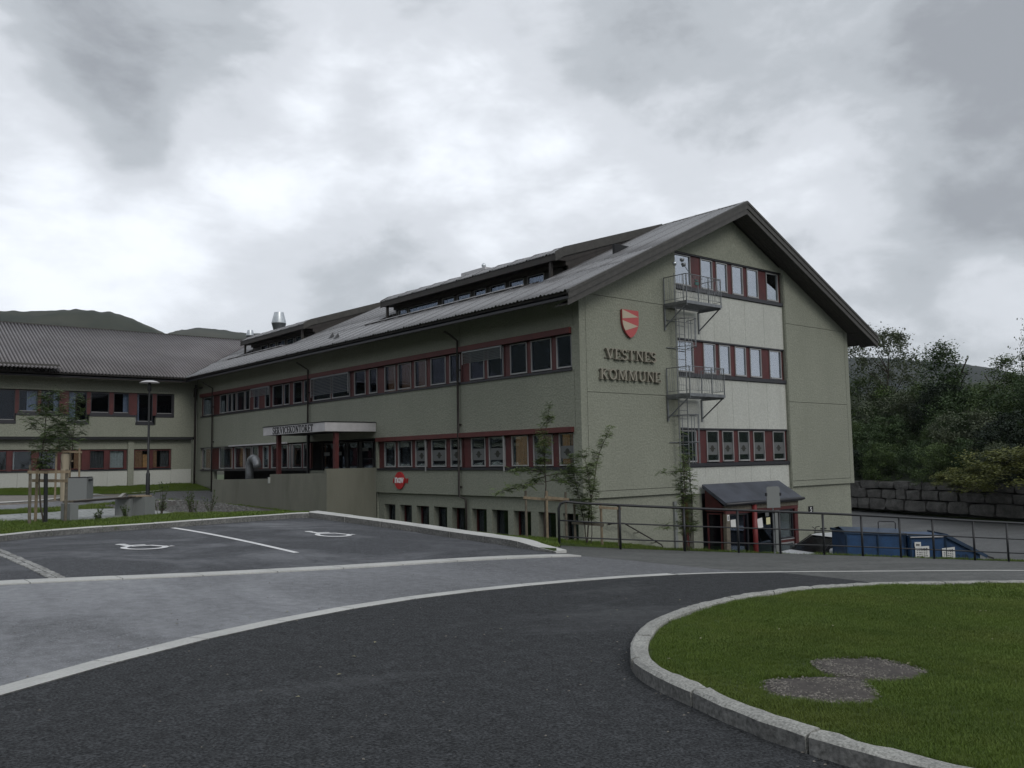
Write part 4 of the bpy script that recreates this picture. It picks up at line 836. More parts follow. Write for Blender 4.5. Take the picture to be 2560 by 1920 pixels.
band(WY, -.17, .90, 15.22, 17.29, [(15.27,16.10),(16.26,17.22)], N2-.06, M_GL_LOW, W, sash=M_RED, curt={0: [dk(M_WARMB, .62, 1, .75, 0), dk(M_WARM, 0, .6)], 1: [dk(M_WARM, .05, .3), dk(M_CURTG, .5, 1)]}, fw=.035)
fbox(WY, 'sill', 6.9, 14.88, -.24, -.175, N2-.1, N2+.04, M_SILL, W); fbox(WY, 'sill', 15.22, 17.29, -.24, -.175, N2-.1, N2+.04, M_SILL, W)
zw = lambda y: 4.885+.4683*(y-49.63)
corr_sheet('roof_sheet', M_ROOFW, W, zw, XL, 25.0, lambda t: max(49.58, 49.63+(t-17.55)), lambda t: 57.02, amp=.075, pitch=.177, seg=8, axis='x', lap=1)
MB().prism([(49.66, zw(49.66)-.03), (57.0, zw(57)-.03), (57.0, zw(57)-.17), (49.66, zw(49.66)-.17)], 0, XL, 17.6).build('roof_deck', M_BROWN, W)
MB().prism([(57.0, zw(57)), (64.4, 4.9), (64.4, 4.75), (57, zw(57)-.15)], 0, XL, 26).build('roof_deck', M_BROWN, W)
bx('fascia', (XL, 49.66, 4.70), (17.5, 49.69, 4.82), M_SILL, W); bx('ridge_cap', (XL, 56.9, zw(57)+.02), (24.6, 57.14, zw(57)+.085), M_BARGE, W)
for i in range(8):
    y0 = 49.67+i*.125; MB().prism([(y0, zw(y0)-.24), (y0+.118, zw(y0+.118)-.24), (y0+.118, zw(y0+.118)-.265), (y0, zw(y0)-.265)], 0, XL, 17.6).build('soffit_board', M_BROWN, W)
# projecting eave strip over the far left
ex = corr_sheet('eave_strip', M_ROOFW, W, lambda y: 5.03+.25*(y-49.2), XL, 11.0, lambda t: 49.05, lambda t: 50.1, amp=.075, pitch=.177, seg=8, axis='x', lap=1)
bx('eave_board', (XL, 49.52, 5.13), (11.05, 49.56, 5.29), M_BARGE, W)
q = MB(); q.tube([(18.45, 50.5, 4.6), (18.45, 50.55, 4.2), (18.45, 50.55, -1.2)], .06, 8); q.build('downpipe', M_BROWN, W, smooth=True)
q = MB(); q.tube([(19.0, 49.55, 4.5), (18.3, 50.3, 4.35), (18.35, 50.45, 3.9)], .05, 8); q.build('downpipe', M_BROWN, W, smooth=True)
# ================================================================ ENTRANCE CANOPY, RAMP WALL
C = thing('entrance_canopy', 'flat white edged canopy on red posts over the service entrance', 'canopy', (17.4, 33.6, -1.2))
bx('canopy_deck', (16.36, 30.86, 1.26), (18.60, 36.44, 1.56), M_DARK, C)
bx('fascia', (16.31, 30.81, 1.21), (16.355, 36.47, 1.565), M_CREAM, C); bx('fascia', (16.357, 30.81, 1.21), (18.60, 30.855, 1.565), M_CREAM, C)
bx('fascia', (16.357, 36.445, 1.21), (18.60, 36.47, 1.565), M_CREAM, C); bx('edge_flashing', (16.29, 30.79, 1.567), (18.60, 36.49, 1.60), M_BLACK, C)
for (x, y) in ((16.44, 35.28), (16.82, 30.95)): bx('post', (x, y, -1.2), (x+.17, y+.17, 1.26), M_RED, C)
bx('drain_pipe', (18.3, 36.2, -1.2), (18.4, 36.3, 1.26), M_SILL, C)
RW = thing('ramp_wall', 'stained board marked concrete wall around the entrance ramp', 'concrete wall', (16.39, 36, -2.0))
MB().prism([(30.83, -.42), (30.83, -2.9), (35.95, -2.9), (35.95, -.47)], 0, 16.39, 16.57).build('wall_section', M_RAMP, RW)
MB().prism([(35.955, -.66), (35.955, -2.9), (42.52, -2.9), (42.52, -.75)], 0, 16.405, 16.57).build('wall_section', M_RAMP, RW)
bx('wall_section', (16.392, 30.832, -2.9), (18.61, 31.0, -.25), M_RAMP, RW); bx('coping', (16.38, 30.82, -.455), (16.40, 30.83, -.25), M_RAMP, RW)
bx('landing', (16.57, 31.0, -1.5), (18.60, 42.4, -1.21), M_RAMP, RW); bx('pale_block', (16.36, 35.90, -.86), (16.44, 36.08, -.60), M_PALE, RW)
bx('rail_post', (18.50, 30.86, -.3), (18.54, 30.90, .12), M_BLACK, RW); bx('rail', (18.0, 30.86, .10), (18.54, 30.90, .13), M_BLACK, RW)
DU = thing('duct', 'galvanised gooseneck air duct behind the ramp wall', 'air duct', (17.0, 39.2, -1.2))
q = MB(); n = 10; pts = [(17.0, 39.5, -1.2), (17.0, 39.5, -.25)]+[(17.0, 39.06+.44*math.cos(a*math.pi/n), -.2+.44*math.sin(a*math.pi/n)) for a in range(n+1)]
q.tube(pts, .19, 14); q.build('pipe', M_STEEL, DU, smooth=True)
for i in (2, 5, 8, 11): 
    a = Vector(pts[i]); b = Vector(pts[i+1]); d = (b-a).normalized()*.02; q = MB(); q.tube([a-d, a+d], .205, 14); q.build('seam_ring', M_STEEL, DU)
# ================================================================ PORCH AT THE GABLE
PO = thing('entrance_porch', 'small red framed glass porch with slate blue lean to roof at the gable', 'porch', (26.6, 18.6, -3.9))
MB().add([(24.28, 18.93, -.98), (28.88, 18.93, -.98), (28.88, 17.98, -1.57), (24.28, 17.98, -1.57), (24.28, 18.93, -1.10), (28.88, 18.93, -1.10), (28.88, 17.98, -1.70), (24.28, 17.98, -1.70)], [(0,1,2,3),(7,6,5,4),(0,3,7,4),(1,5,6,2),(3,2,6,7)]).build('roof', M_PORCH, PO)
q = MB(); q.tube([(24.28, 17.95, -1.64), (28.95, 17.95, -1.62)], .055, 8); q.build('gutter', M_SILL, PO, smooth=True)
bx('beam', (24.45, 18.10, -1.86), (28.80, 18.24, -1.71), M_WOODG, PO); bx('beam', (24.45, 18.12, -1.98), (28.80, 18.20, -1.862), M_RED, PO)
MB().prism([(18.2, -1.9), (18.2, -1.73), (18.93, -1.12), (18.93, -1.9)], 0, 24.42, 24.47).build('side_panel', M_RED, PO)
PS = Face('x', 24.47)
bx('post', (24.46, 18.11, -3.95), (24.66, 18.24, -1.98), M_WOODG, PO); bx('post', (28.56, 18.11, -3.95), (28.76, 18.24, -1.98), M_RED, PO); bx('post', (27.33, 18.13, -3.95), (27.62, 18.23, -1.98), M_GREYP, PO)
q = MB(); q.tube([(25.98, 18.05, -3.95), (25.98, 18.05, -1.72)], .09, 12); q.build('post', mat('post_red', (.15, .015, .015), .55), PO, smooth=True)
PF = Face('y', 18.20)
def pw(u0, u1, z0, z1, fr): return window(PF, PO, u0, u1, z0, z1, 0, M_GL_FAC, fr=fr, fw=.05)
w1 = pw(24.68, 25.80, -3.9, -1.99, M_SILL); w2 = pw(26.12, 27.31, -3.9, -1.99, M_SILL); w3 = pw(27.68, 28.54, -3.06, -1.99, M_SILL); w4 = pw(27.68, 28.54, -3.9, -3.16, M_WHITE); bx('door_rail', (27.66, 18.17, -3.155), (28.55, 18.23, -3.07), M_RED, PO); bx('door_rail', (27.68, 18.15, -3.065), (28.54, 18.17, -3.035), M_WHITE, PO)
window(PS, PO, 18.30, 18.90, -3.3, -1.95, 0, M_GL_FAC, fr=M_RED, fw=.05); bx('side_panel', (24.42, 18.26, -3.95), (24.47, 18.93, -3.32), M_RED, PO)
bx('porch_floor', (24.4, 18.1, -3.97), (28.8, 18.95, -3.89), M_DARK, PO)
def paper(par, F, u0, u1, z0, z1, n, m, tilt=0): 
    cu, cz = (u0+u1)/2, (z0+z1)/2; c, s = math.cos(tilt), math.sin(tilt); q = MB()
    cs = [F.p(cu+(a*c-b*s), cz+(a*s+b*c), n) for a, b in ((u0-cu, z0-cz), (u1-cu, z0-cz), (u1-cu, z1-cz), (u0-cu, z1-cz))]
    cb = [F.p(cu+(a*c-b*s), cz+(a*s+b*c), n-.004) for a, b in ((u0-cu, z0-cz), (u1-cu, z0-cz), (u1-cu, z1-cz), (u0-cu, z1-cz))]
    return q.add(cs+cb, [(0,1,2,3),(7,6,5,4),(0,4,5,1),(1,5,6,2),(2,6,7,3),(3,7,4,0)]).build('notice', m, par)
paper(w1, PF, 24.78, 25.06, -2.46, -2.18, .03, M_PAPER, .03); paper(w2, PF, 26.32, 26.62, -2.56, -2.22, .03, M_PAPER, .12); paper(w2, PF, 26.84, 27.08, -2.46, -2.22, .03, M_PAPERY, .02); paper(w2, PF, 26.80, 27.02, -2.18, -1.99, .03, M_FILM, 0)
# ================================================================ SIGNS AND LETTERS
def arc(cx, cy, rx, ry, a0, a1, n=12): return [(cx+rx*math.cos(math.radians(a0+(a1-a0)*i/n)), cy+ry*math.sin(math.radians(a0+(a1-a0)*i/n))) for i in range(n+1)]
TK, TN, SF = .13, .06, .05
GL = {  # width, [(polyline, stroke width)]
 'V': (.78, [([(.12, .98), (.40, .02)], TK), ([(.68, .98), (.42, .02)], TN), ([(.0, .98), (.28, .98)], SF), ([(.55, .98), (.80, .98)], SF)]),
 'E': (.60, [([(.14, 0), (.14, 1)], TK), ([(.0, .975), (.56, .975)], SF), ([(.0, .025), (.60, .025)], SF), ([(.2, .5), (.45, .5)], SF), ([(.56, 1), (.57, .78)], SF), ([(.60, 0), (.60, .24)], SF), ([(.45, .38), (.45, .62)], SF)]),
 'S': (.55, [(arc(.27, .74, .20, .235, 20, 270)+arc(.27, .26, .22, .245, 90, -160), .10), ([(.47, .98), (.47, .74)], SF), ([(.04, .02), (.04, .28)], SF)]),
 'T': (.66, [([(.33, 0), (.33, 1)], TK), ([(.02, .975), (.64, .975)], SF), ([(.03, 1), (.03, .76)], SF), ([(.63, 1), (.63, .76)], SF), ([(.18, .025), (.48, .025)], SF)]),
 'N': (.80, [([(.14, 0), (.14, 1)], TN), ([(.14, .98), (.66, .02)], TK), ([(.66, 0), (.66, 1)], TN), ([(.0, .025), (.28, .025)], SF), ([(.0, .975), (.2, .975)], SF), ([(.52, .975), (.80, .975)], SF)]),
 'K': (.74, [([(.14, 0), (.14, 1)], TK), ([(.2, .45), (.60, .96)], TN), ([(.28, .55), (.64, .04)], TK), ([(.0, .025), (.28, .025)], SF), ([(.0, .975), (.28, .975)], SF), ([(.45, .975), (.74, .975)], SF), ([(.50, .025), (.78, .025)], SF)]),
 'O': (.78, [(arc(.39, .5, .31, .46, 0, 360, 24), .10)]),
 'M': (.94, [([(.12, 0), (.16, 1)], TN), ([(.16, .98), (.47, .05)], TK), ([(.47, .05), (.76, .98)], TN), ([(.78, 0), (.78, 1)], TK), ([(.0, .025), (.24, .025)], SF), ([(.02, .975), (.2, .975)], SF), ([(.64, .025), (.92, .025)], SF), ([(.76, .975), (.92, .975)], SF)]),
 'U': (.78, [([(.15, 1), (.15, .32)]+arc(.40, .30, .25, .27, 180, 360)+[(.65, 1)], .09), ([(.0, .975), (.30, .975)], SF), ([(.52, .975), (.78, .975)], SF)]),
 'R': (.70, [([(.14, 0), (.14, 1)], TK), ([(.0, .975), (.3, .975)]+arc(.34, .735, .20, .24, 90, -90)+[(.14, .495)], .07), ([(.34, .5), (.62, .04)], TK), ([(.0, .025), (.28, .025)], SF), ([(.52, .025), (.74, .025)], SF)]),
 'I': (.32, [([(.16, 0), (.16, 1)], TK), ([(.02, .975), (.30, .975)], SF), ([(.02, .025), (.30, .025)], SF)]),
 'C': (.66, [(arc(.38, .5, .31, .46, 45, 315, 18), .10), ([(.60, 1), (.60, .72)], SF)]),
 'n': (.62, [([(.1, 0), (.1, .78)], .20), ([(.1, .55)]+arc(.33, .50, .2, .22, 150, 0, 8)+[(.53, 0)], .19)]),
 'a': (.66, [(arc(.30, .38, .23, .28, 0, 360, 18), .18), ([(.56, .75), (.56, 0)], .19)]),
 'v': (.60, [([(.06, .76), (.30, .06)], .20), ([(.54, .76), (.30, .06)], .20)]),
 '5': (.55, [([(.48, .95), (.12, .95), (.10, .55)]+arc(.26, .32, .22, .28, 110, -150, 12), .13)]),
 '8': (.55, [(arc(.27, .74, .17, .20, 0, 360, 14), .12), (arc(.27, .27, .21, .24, 0, 360, 14), .13)]),
 '2': (.55, [(arc(.27, .70, .20, .24, 160, -30, 10)+[(.06, .05), (.50, .05)], .12)]),
 '4': (.55, [([(.40, 0), (.40, .97), (.05, .32), (.54, .32)], .11)]),
 '0': (.55, [(arc(.27, .5, .19, .43, 0, 360, 20), .12)]),
}
GW = [1.0]
def glyph(F, ch, u, z, h, w, n0, n1, m, par, dirn=1, name='letter'):
    """solid letter, its strokes mitred ribbons with depth"""
    W_, st = GL[ch]; q = MB()
    for k, (pl, tw) in enumerate(st):
        n = len(pl); P = [Vector((p[0], p[1])) for p in pl]; closed = (P[0]-P[-1]).length < .01; L = []; R = []
        for i in range(n):
            a = P[i-1] if i else (P[-2] if closed else P[0]); b = P[i+1] if i < n-1 else (P[1] if closed else P[-1]); t = (b-a).normalized(); nr = Vector((-t.y, t.x))*tw/2*GW[0]
            L.append(P[i]+nr); R.append(P[i]-nr)
        e = .0006*k; f = lambda p, d: F.p(u+dirn*p.x*w, z+p.y*h, d)
        vs = [f(p, n0) for p in L]+[f(p, n0) for p in R]+[f(p, n1+e) for p in L]+[f(p, n1+e) for p in R]; fs = []
        for i in range(n-1): fs += [(2*n+i, 2*n+i+1, 3*n+i+1, 3*n+i), (i, n+i, n+i+1, i+1), (i, i+1, 2*n+i+1, 2*n+i), (n+i, 3*n+i, 3*n+i+1, n+i+1)]
        fs += [(0, 2*n, 3*n, n), (n-1, 2*n-1, 4*n-1, 3*n-1)]; q.add(vs, fs)
    q.build(name, m, par); return W_*w
def word(F, text, u0, u1, z, h, n0, n1, m, par, gap=.12, dirn=1):
    tot = sum(GL[c][0] for c in text)+gap*(len(text)-1); w = abs(u1-u0)/tot; u = u0
    for c in text: u += dirn*(glyph(F, c, u, z, h, w, n0, n1, m, par, dirn)+gap*w)
SG = thing('name_sign', 'two rows of beige serif letters on the gable wall below the red shield', 'wall sign', (20.8, BY-.02, 2.4))
for a, b, z in ((19.66, 22.03, 3.07), (19.40, 22.22, 2.42)):
    t_ = 'VESTNES' if z > 3 else 'KOMMUNE'; h = .33
    word(GY, t_, a, b, z, h, .03, .11, M_LETTER, SG, .10)
    fbox(GY, 'mounting_rail', a, b, z+.02, z+.05, .0, .03, M_LETTERB, SG); fbox(GY, 'mounting_rail', a, b, z+.26, z+.29, .0, .03, M_LETTERB, SG)
SH = thing('municipal_shield', 'red coat of arms shield with pale wedges on the gable wall', 'shield', (20.84, BY, 4.2))
def shp(zf):   # half width of the shield at height fraction (1 top .. 0 tip)
    return .385*min(1, math.sqrt(max(0, zf))*1.02+.0)
def shield_poly(f0, f1, n=14):
    L = []; Rr = []
    for i in range(n+1):
        f = f0+(f1-f0)*i/n; w = .385*(1 if f > .62 else math.sin(math.acos(1-f/.62))*0+ (1-(1-f/.62)**1.9)**.75); L.append((20.835-w, 3.80+f*.90)); Rr.append((20.835+w, 3.80+f*.90))
    return L, Rr
L, Rr = shield_poly(0, 1); MB().prism(Rr+L[::-1], 1, BY-.10, BY-.03).build('shield_field', M_SHRED, SH)
bx('bracket', (20.7, BY-.03, 4.0), (20.95, BY, 4.5), M_SILL, SH)
for (z0, z1, zt) in ((4.38, 4.70, 4.50), (4.00, 4.35, 4.20)):
    def wl(z): f = (z-3.80)/.90; return .385*(1 if f > .62 else (1-(1-f/.62)**1.9)**.75)
    pts = [(20.835-wl(z0)+.004, z0+.02), (20.835+wl(zt)-.01, zt), (20.835-wl(z1)+.004, z1-.004)]+[(20.835-wl(z0+(z1-z0)*k/5)+.004, z0+(z1-z0)*k/5) for k in (4, 3, 2, 1)]
    MB().prism(pts, 1, BY-.106, BY-.098).build('shield_wedge', M_SHYEL, SH)
NV = thing('round_logo_sign', 'round red sign with white lower case letters on the facade by the parking', 'wall sign', (BX, 29.03, -.75))
MB().prism([(29.03+.335*math.cos(a*math.pi/16), -.755+.335*math.sin(a*math.pi/16)) for a in range(32)], 0, BX-.06, BX-.01).build('disc', M_SIGNRED, NV)
for u0, lean in ((29.49, .03), (28.66, .03), (28.53, .03)):
    MB().prism([(u0-.022, -.85), (u0+.022, -.85), (u0+.022-.05, -.67), (u0-.022-.05, -.67)], 0, BX-.05, BX-.012).build('side_bar', M_SIGNRED, NV)
word(FX, 'nav', 29.33, 28.72, -.85, .27, .06, .072, M_SIGNWHITE, NV, .04, -1)
SV = thing('service_sign', 'black serif lettering on the white canopy edge', 'sign', (16.31, 33.6, 1.38))
GW[0] = 1.45
word(Face('x', 16.31), 'SERVICEKONTORET', 35.50, 31.80, 1.245, .28, .001, .012, M_BLACK, SV, .10, -1)
GW[0] = 1.0
NP = thing('number_plate', 'black house number plate with white figure on the basement wall', 'house number', (31.14, BY+.1, -2.13))
fbox(GY, 'plate', 30.98, 31.31, -2.30, -2.05, -.10, -.08, M_BLACK, NP); glyph(GY, '5', 31.08, -2.26, .17, .24, -.08, -.075, M_SIGNWHITE, NP)
N8 = thing('post_number', 'tiny white number tag on the brown porch post', 'number tag', (24.56, 18.1, -2.1))
bx('tag_plate', (24.51, 18.10, -2.20), (24.62, 18.108, -2.00), M_SIGNWHITE, N8); glyph(Face('y', 18.10), '8', 24.53, -2.17, .14, .12, .001, .004, M_BLACK, N8)
# ================================================================ FIRE ESCAPE
FE = thing('fire_escape', 'galvanised fire escape with two landings and caged ladder on the gable', 'fire escape', (23.4, 18.4, 2.0))
def landing(zb):
    x0, x1, y1, y0 = 22.55, 24.42, 18.90, 17.92; q = MB()
    q.box((x0, y0, zb), (x1, y0+.04, zb+.10)); q.box((x0, y1-.04, zb), (x1, y1, zb+.10)); q.box((x0, y0+.04, zb), (x0+.04, y1-.04, zb+.10)); q.box((x1-.04, y0+.04, zb), (x1, y1-.04, zb+.10))
    for i in range(22): q.box((x0+.04+i*.082, y0+.04, zb+.05), (x0+.062+i*.082, y1-.04, zb+.085))
    L = q.build('landing', M_STEEL, FE)
    rl = MB(); zt = zb+.98
    loop = [(x0+.02, y1, zt), (x0+.02, y0+.02, zt), (x1-.02, y0+.02, zt), (x1-.02, y1, zt)]
    rl.tube(loop[:2], .014, 6); rl.tube(loop[1:3], .014, 6); rl.tube(loop[2:], .014, 6)
    zl = zb+.20; lo = [(a, b, zl) for a, b, _ in loop]; rl.tube(lo[:2], .008, 5); rl.tube(lo[1:3], .008, 5); rl.tube(lo[2:], .008, 5)
    rl.build('handrail', M_STEEL, L)
    for (x, y) in ((x0+.02, y1-.02), (x0+.02, y0+.02), ((x0+x1)/2+.25, y0+.02), (x1-.02, y0+.02), (x1-.02, y1-.02)):
        q = MB(); q.box((x-.014, y-.014, zb+.08), (x+.014, y+.014, zt)); q.build('rail_post', M_STEEL, L)
    rnd = random.Random(int(zb*10))
    for i in range(24):
        x = x0+.08+i*.074; d = rnd.uniform(-.03, .03); q = MB(); q.tube([(x, y0+.02, zt), (x+d, y0+.02, zt-.26), (x-d, y0+.02, zt-.52), (x+d*.5, y0+.02, zl)], .0055, 4); q.build('baluster', M_STEEL, L)
    for s in (x0+.02, x1-.02):
        for i in range(9):
            y = y0+.1+i*.092; q = MB(); q.tube([(s, y, zt), (s, y+.02, zt-.3), (s, y-.02, zt-.5), (s, y, zl)], .0055, 4); q.build('baluster', M_STEEL, L)
    for x in (x0+.04, x1-.04):
        q = MB(); q.beam((x, 18.90, zb-.02), (x, 18.90, zb-.78), .05, .05, (0, 1, 0)); q.beam((x, y0+.06, zb-.01), (x, 18.90, zb-.68), .025, .04); q.beam((x, y0+.03, zb-.03), (x, 18.9, zb-.03), .04, .05); q.build('bracket', M_STEEL, L)
landing(4.98); landing(1.93)
q = MB()
for x in (22.90, 23.36): q.tube([(x, 18.70, -1.2), (x, 18.70, 6.15)], .018, 6)
q.build('ladder_stile', M_STEEL, FE)
for i in range(25):
    q = MB(); q.tube([(22.90, 18.70, -1.05+i*.285), (23.36, 18.70, -1.05+i*.285)], .010, 5); q.build('rung', M_STEEL, FE)
for z in (4.55, 3.62, 1.35, .45):
    q = MB(); pts = [(23.13+.33*math.cos(math.radians(a)), 18.70+.60*math.sin(math.radians(a))*1, z) for a in range(180, 361, 15)]; q.tube(pts, .014, 5); q.tube([(22.65, 18.92, z), (24.1, 18.92, z)], .014, 5); q.build('cage_hoop', M_STEEL, FE)
for (za, zb_) in ((3.62, 4.55), (-.25, 1.35)):
    for a in (200, 235, 270, 305, 340):
        x, y = 23.13+.33*math.cos(math.radians(a)), 18.70+.60*math.sin(math.radians(a)); q = MB(); q.beam((x, y, za), (x, y, zb_), .03, .008, (0, 1, 0)); q.build('cage_bar', M_STEEL, FE)
q = MB(); q.box((23.0, 17.90, 5.62), (23.18, 17.93, 5.72)); q.box((23.0, 17.90, 5.76), (23.14, 17.93, 5.80)); q.build('control_box', mat('green_box', (.03, .10, .09), .5), FE)
FL = thing('flood_lights', 'pair of round flood lights on a thin arm above the upper landing', 'flood light', (22.9, 18.2, 5.9))
q = MB(); q.tube([(22.95, 17.93, 5.85), (22.15, 17.75, 6.22)], .012, 6); q.build('arm', M_STEEL, FL)
for (x, y, z) in ((22.10, 17.70, 6.30), (22.22, 17.74, 6.16), (22.45, 18.3, 6.33)):
    q = MB(); q.lathe((x, y, z), [(0, -.07), (.05, -.06), (.075, 0), (.07, .05), (0, .06)], 12); q.build('lamp_head', M_STEEL if y < 18 else M_VENT, FL, smooth=True)
# ================================================================ RAILING
RL = thing('path_railing', 'long black tubular railing with three rails along the path edge', 'railing', (R0[0], R0[1], gz(*R0)))
def rp_(s): p = R0+RD*s; return p[0], p[1], gz(*p)
SX = [0, 1.55, 3.25, 4.72, 5.90, 7.17, 8.32, 9.49, 10.53, 11.84, 12.95, 14.3, 15.7, 17.2, 18.8, 20.4]
H = 1.06
top = [(*rp_(0)[:2], rp_(0)[2]-.05), (*rp_(0)[:2], rp_(0)[2]+H-.16)]
p0 = rp_(0); top += [(p0[0]+RD[0]*.05, p0[1]+RD[1]*.05, p0[2]+H-.05), (p0[0]+RD[0]*.17, p0[1]+RD[1]*.17, p0[2]+H)]
top += [(*rp_(s)[:2], rp_(s)[2]+H) for s in np.arange(.6, 20.5, .8)]
q = MB(); q.tube(top, .031, 8); q.build('top_rail', M_BLACK, RL, smooth=True)
for h in (.62, .24): q = MB(); q.tube([(*rp_(s)[:2], rp_(s)[2]+h) for s in np.arange(0, 20.5, .8)], .019, 6); q.build('lower_rail', M_BLACK, RL, smooth=True)
for s in SX[1:]: x, y, z = rp_(s); q = MB(); q.tube([(x, y, z-.15), (x, y, z+H)], .030, 8); q.build('post', M_BLACK, RL, smooth=True)
SB = thing('sign_back', 'plain grey back of a traffic sign fixed above the railing', 'traffic sign', (19.55, 12.95, -2.5))
def along(s, n, z): p = R0+RD*s+RN*n; return (p[0], p[1], z)
s0 = (np.array((19.55, 12.95))-R0)@RD; q = MB()
q.add([along(s0+a, n, z) for n in (.05, .07) for a, z in ((-.19, -1.36), (.19, -1.36), (.19, -.86), (.15, -.82), (-.15, -.82), (-.19, -.86))], [(0,1,2,3,4,5), (11,10,9,8,7,6)]+[(i, (i+1) % 6, (i+1) % 6+6, i+6) for i in range(6)]); q.build('sign_plate', M_GREYP, SB)
q = MB(); q.tube([along(s0, .10, -2.6), along(s0, .10, -1.0)], .02, 6); q.build('post', M_STEEL, SB)
for a in (-.2, .2): q = MB(); q.beam(along(s0+a, .06, -.98), along(s0+a, .06, -1.06), .04, .05); q.build('clip', M_SILL, SB)
HR = thing('stair_handrail', 'thin dark handrail sloping down the basement wall near the corner', 'handrail', (21, 18.9, -2.5))
q = MB(); q.tube([(19.5, 18.80, -2.02), (20.2, 18.80, -2.04), (21.93, 18.80, -2.83), (21.99, 18.80, -2.90), (21.99, 18.80, -3.05)], .022, 7); q.build('rail', M_BROWN, HR, smooth=True)
for x, z in ((19.7, -2.03), (20.9, -2.36), (21.7, -2.73)): q = MB(); q.tube([(x, 18.80, z), (x, 18.95, z-.04), (x, 19.06, z-.04)], .012, 5); q.build('bracket', M_BROWN, HR)
# ================================================================ STREET FURNITURE
LA = thing('street_lamp', 'tall black lamp post with a flat white saucer hood', 'street lamp', (10.7, 34.1, gz(10.7, 34.1)))
z = gz(10.7, 34.1); q = MB(); q.lathe((10.7, 34.1, z), [(.075, -.1), (.075, .9), (.07, .92), (.045, .98), (.040, 3.7), (.032, 4.28)], 12); q.build('post', M_BLACK, LA, smooth=True)
q = MB(); q.lathe((10.7, 34.1, z), [(.032, 4.0), (.075, 4.05), (.07, 4.22), (.035, 4.38)], 14); q.build('lamp', M_BLACK, LA, smooth=True)
q = MB(); q.lathe((10.7, 34.1, z), [(0, 4.43), (.14, 4.425), (.26, 4.395), (.37, 4.34), (.36, 4.33), (.22, 4.37), (.03, 4.385)], 24); q.build('lamp_hood', M_CREAM, LA, smooth=True)
BN = thing('litter_bin', 'square grey litter bin with dark slot beside the plaza', 'litter bin', (7.7, 31.35, gz(7.7, 31.35)))
z = gz(7.7, 31.35)+.03
def obox(par, name, c, ax, w, d, z0, z1, m, bev=0):
    ax = Vector(ax).normalized(); pr = Vector((-ax.y, ax.x)); c = Vector(c); cs = [c+ax*(a*w/2)+pr*(b*d/2) for a, b in ((-1, -1), (1, -1), (1, 1), (-1, 1))]
    return MB().prism([(p.x, p.y) for p in cs], 2, z0, z1).build(name, m, par)
AX = (.80, -.60)
obox(BN, 'bin_body', (7.7, 31.35), AX, .60, .50, z, z+.74, M_GREYP); obox(BN, 'bin_lid', (7.7, 31.35), AX, .56, .46, z+.743, z+.775, M_SILL); obox(BN, 'slot', (7.86, 31.10), AX, .26, .06, z+.64, z+.70, M_BLACK)
BE = thing('park_bench', 'low bench of thin dark slab on grey concrete blocks by the paving', 'bench', (6, 22.2, gz(6, 22.2)))
zb = gz(5.1, 21.75)+.08
obox(BE, 'bench_leg', (5.12, 21.75), (.93, .36), .20, .34, zb-.1, zb+.40, M_GREYP); 
b0, b1 = Vector((5.12, 21.85)), Vector((6.75, 23.25))
for i in range(4): 
    nr = Vector((-(b1-b0).y, (b1-b0).x)).normalized()*(.09*i-.16); q = MB(); q.beam((*(b0+nr), zb+.435), (*(b1+nr), zb+.43), .075, .045); q.build('seat_slat', M_WOODG if i else M_BROWN, BE)
obox(BE, 'bench_leg', (6.72, 23.2), (.75, .66), .14, .42, zb-.15, zb+.40, M_GREYP)
PL_ = thing('wood_topped_block', 'grey concrete seat block with a wooden top at the bench end', 'seat block', (7.05, 23.2, gz(7, 23.2)))
obox(PL_, 'block', (7.08, 23.15), (.85, .53), .36, .62, zb-.15, zb+.44, M_GREYP)
for i in range(4): obox(PL_, 'top_slat', (7.08+.04*0, 23.15-.23+i*.155), (.99, .12), .40, .13, zb+.443, zb+.475, M_WOOD)
# ================================================================ TREES
def leaflet(q, p, d, up, ln, w):
    s = d.cross(up).normalized()*w/2; q.add([p, p+d*ln*.45+s, p+d*ln, p+d*ln*.45-s], [(0, 1, 2, 3)])
def rowan_leaf(q, p, d, ln, rnd):
    """compound leaf: pairs of narrow leaflets on one stalk"""
    up = Vector((rnd.uniform(-.3, .3), rnd.uniform(-.3, .3), 1)).normalized(); sd = d.cross(up).normalized(); n = 5
    for i in range(n):
        c = p+d*(ln*(.25+.7*i/n))-Vector((0, 0, ln*.25*(i/n)**2))
        for s in (1, -1): leaflet(q, c, (sd*s+d*.45-Vector((0, 0, .25))).normalized(), up, ln*.42, ln*.14)
    leaflet(q, p+d*ln*.9, d, up, ln*.4, ln*.14)
def rnd_dir(rnd, tilt): a = rnd.random()*6.283; return Vector((math.cos(a)*math.sin(tilt), math.sin(a)*math.sin(tilt), math.cos(tilt)))
def branch(qb, start, d, ln, r, rnd, bend=0., n=6):
    pts = [Vector(start)]; d = Vector(d).normalized()
    for i in range(n): d = (d+Vector((rnd.uniform(-.12, .12), rnd.uniform(-.12, .12), rnd.uniform(-.08, .08)+bend))).normalized(); pts.append(pts[-1]+d*ln/n)
    qb.tube(pts, [r*(1-.75*i/n) for i in range(n+1)], 5); return pts
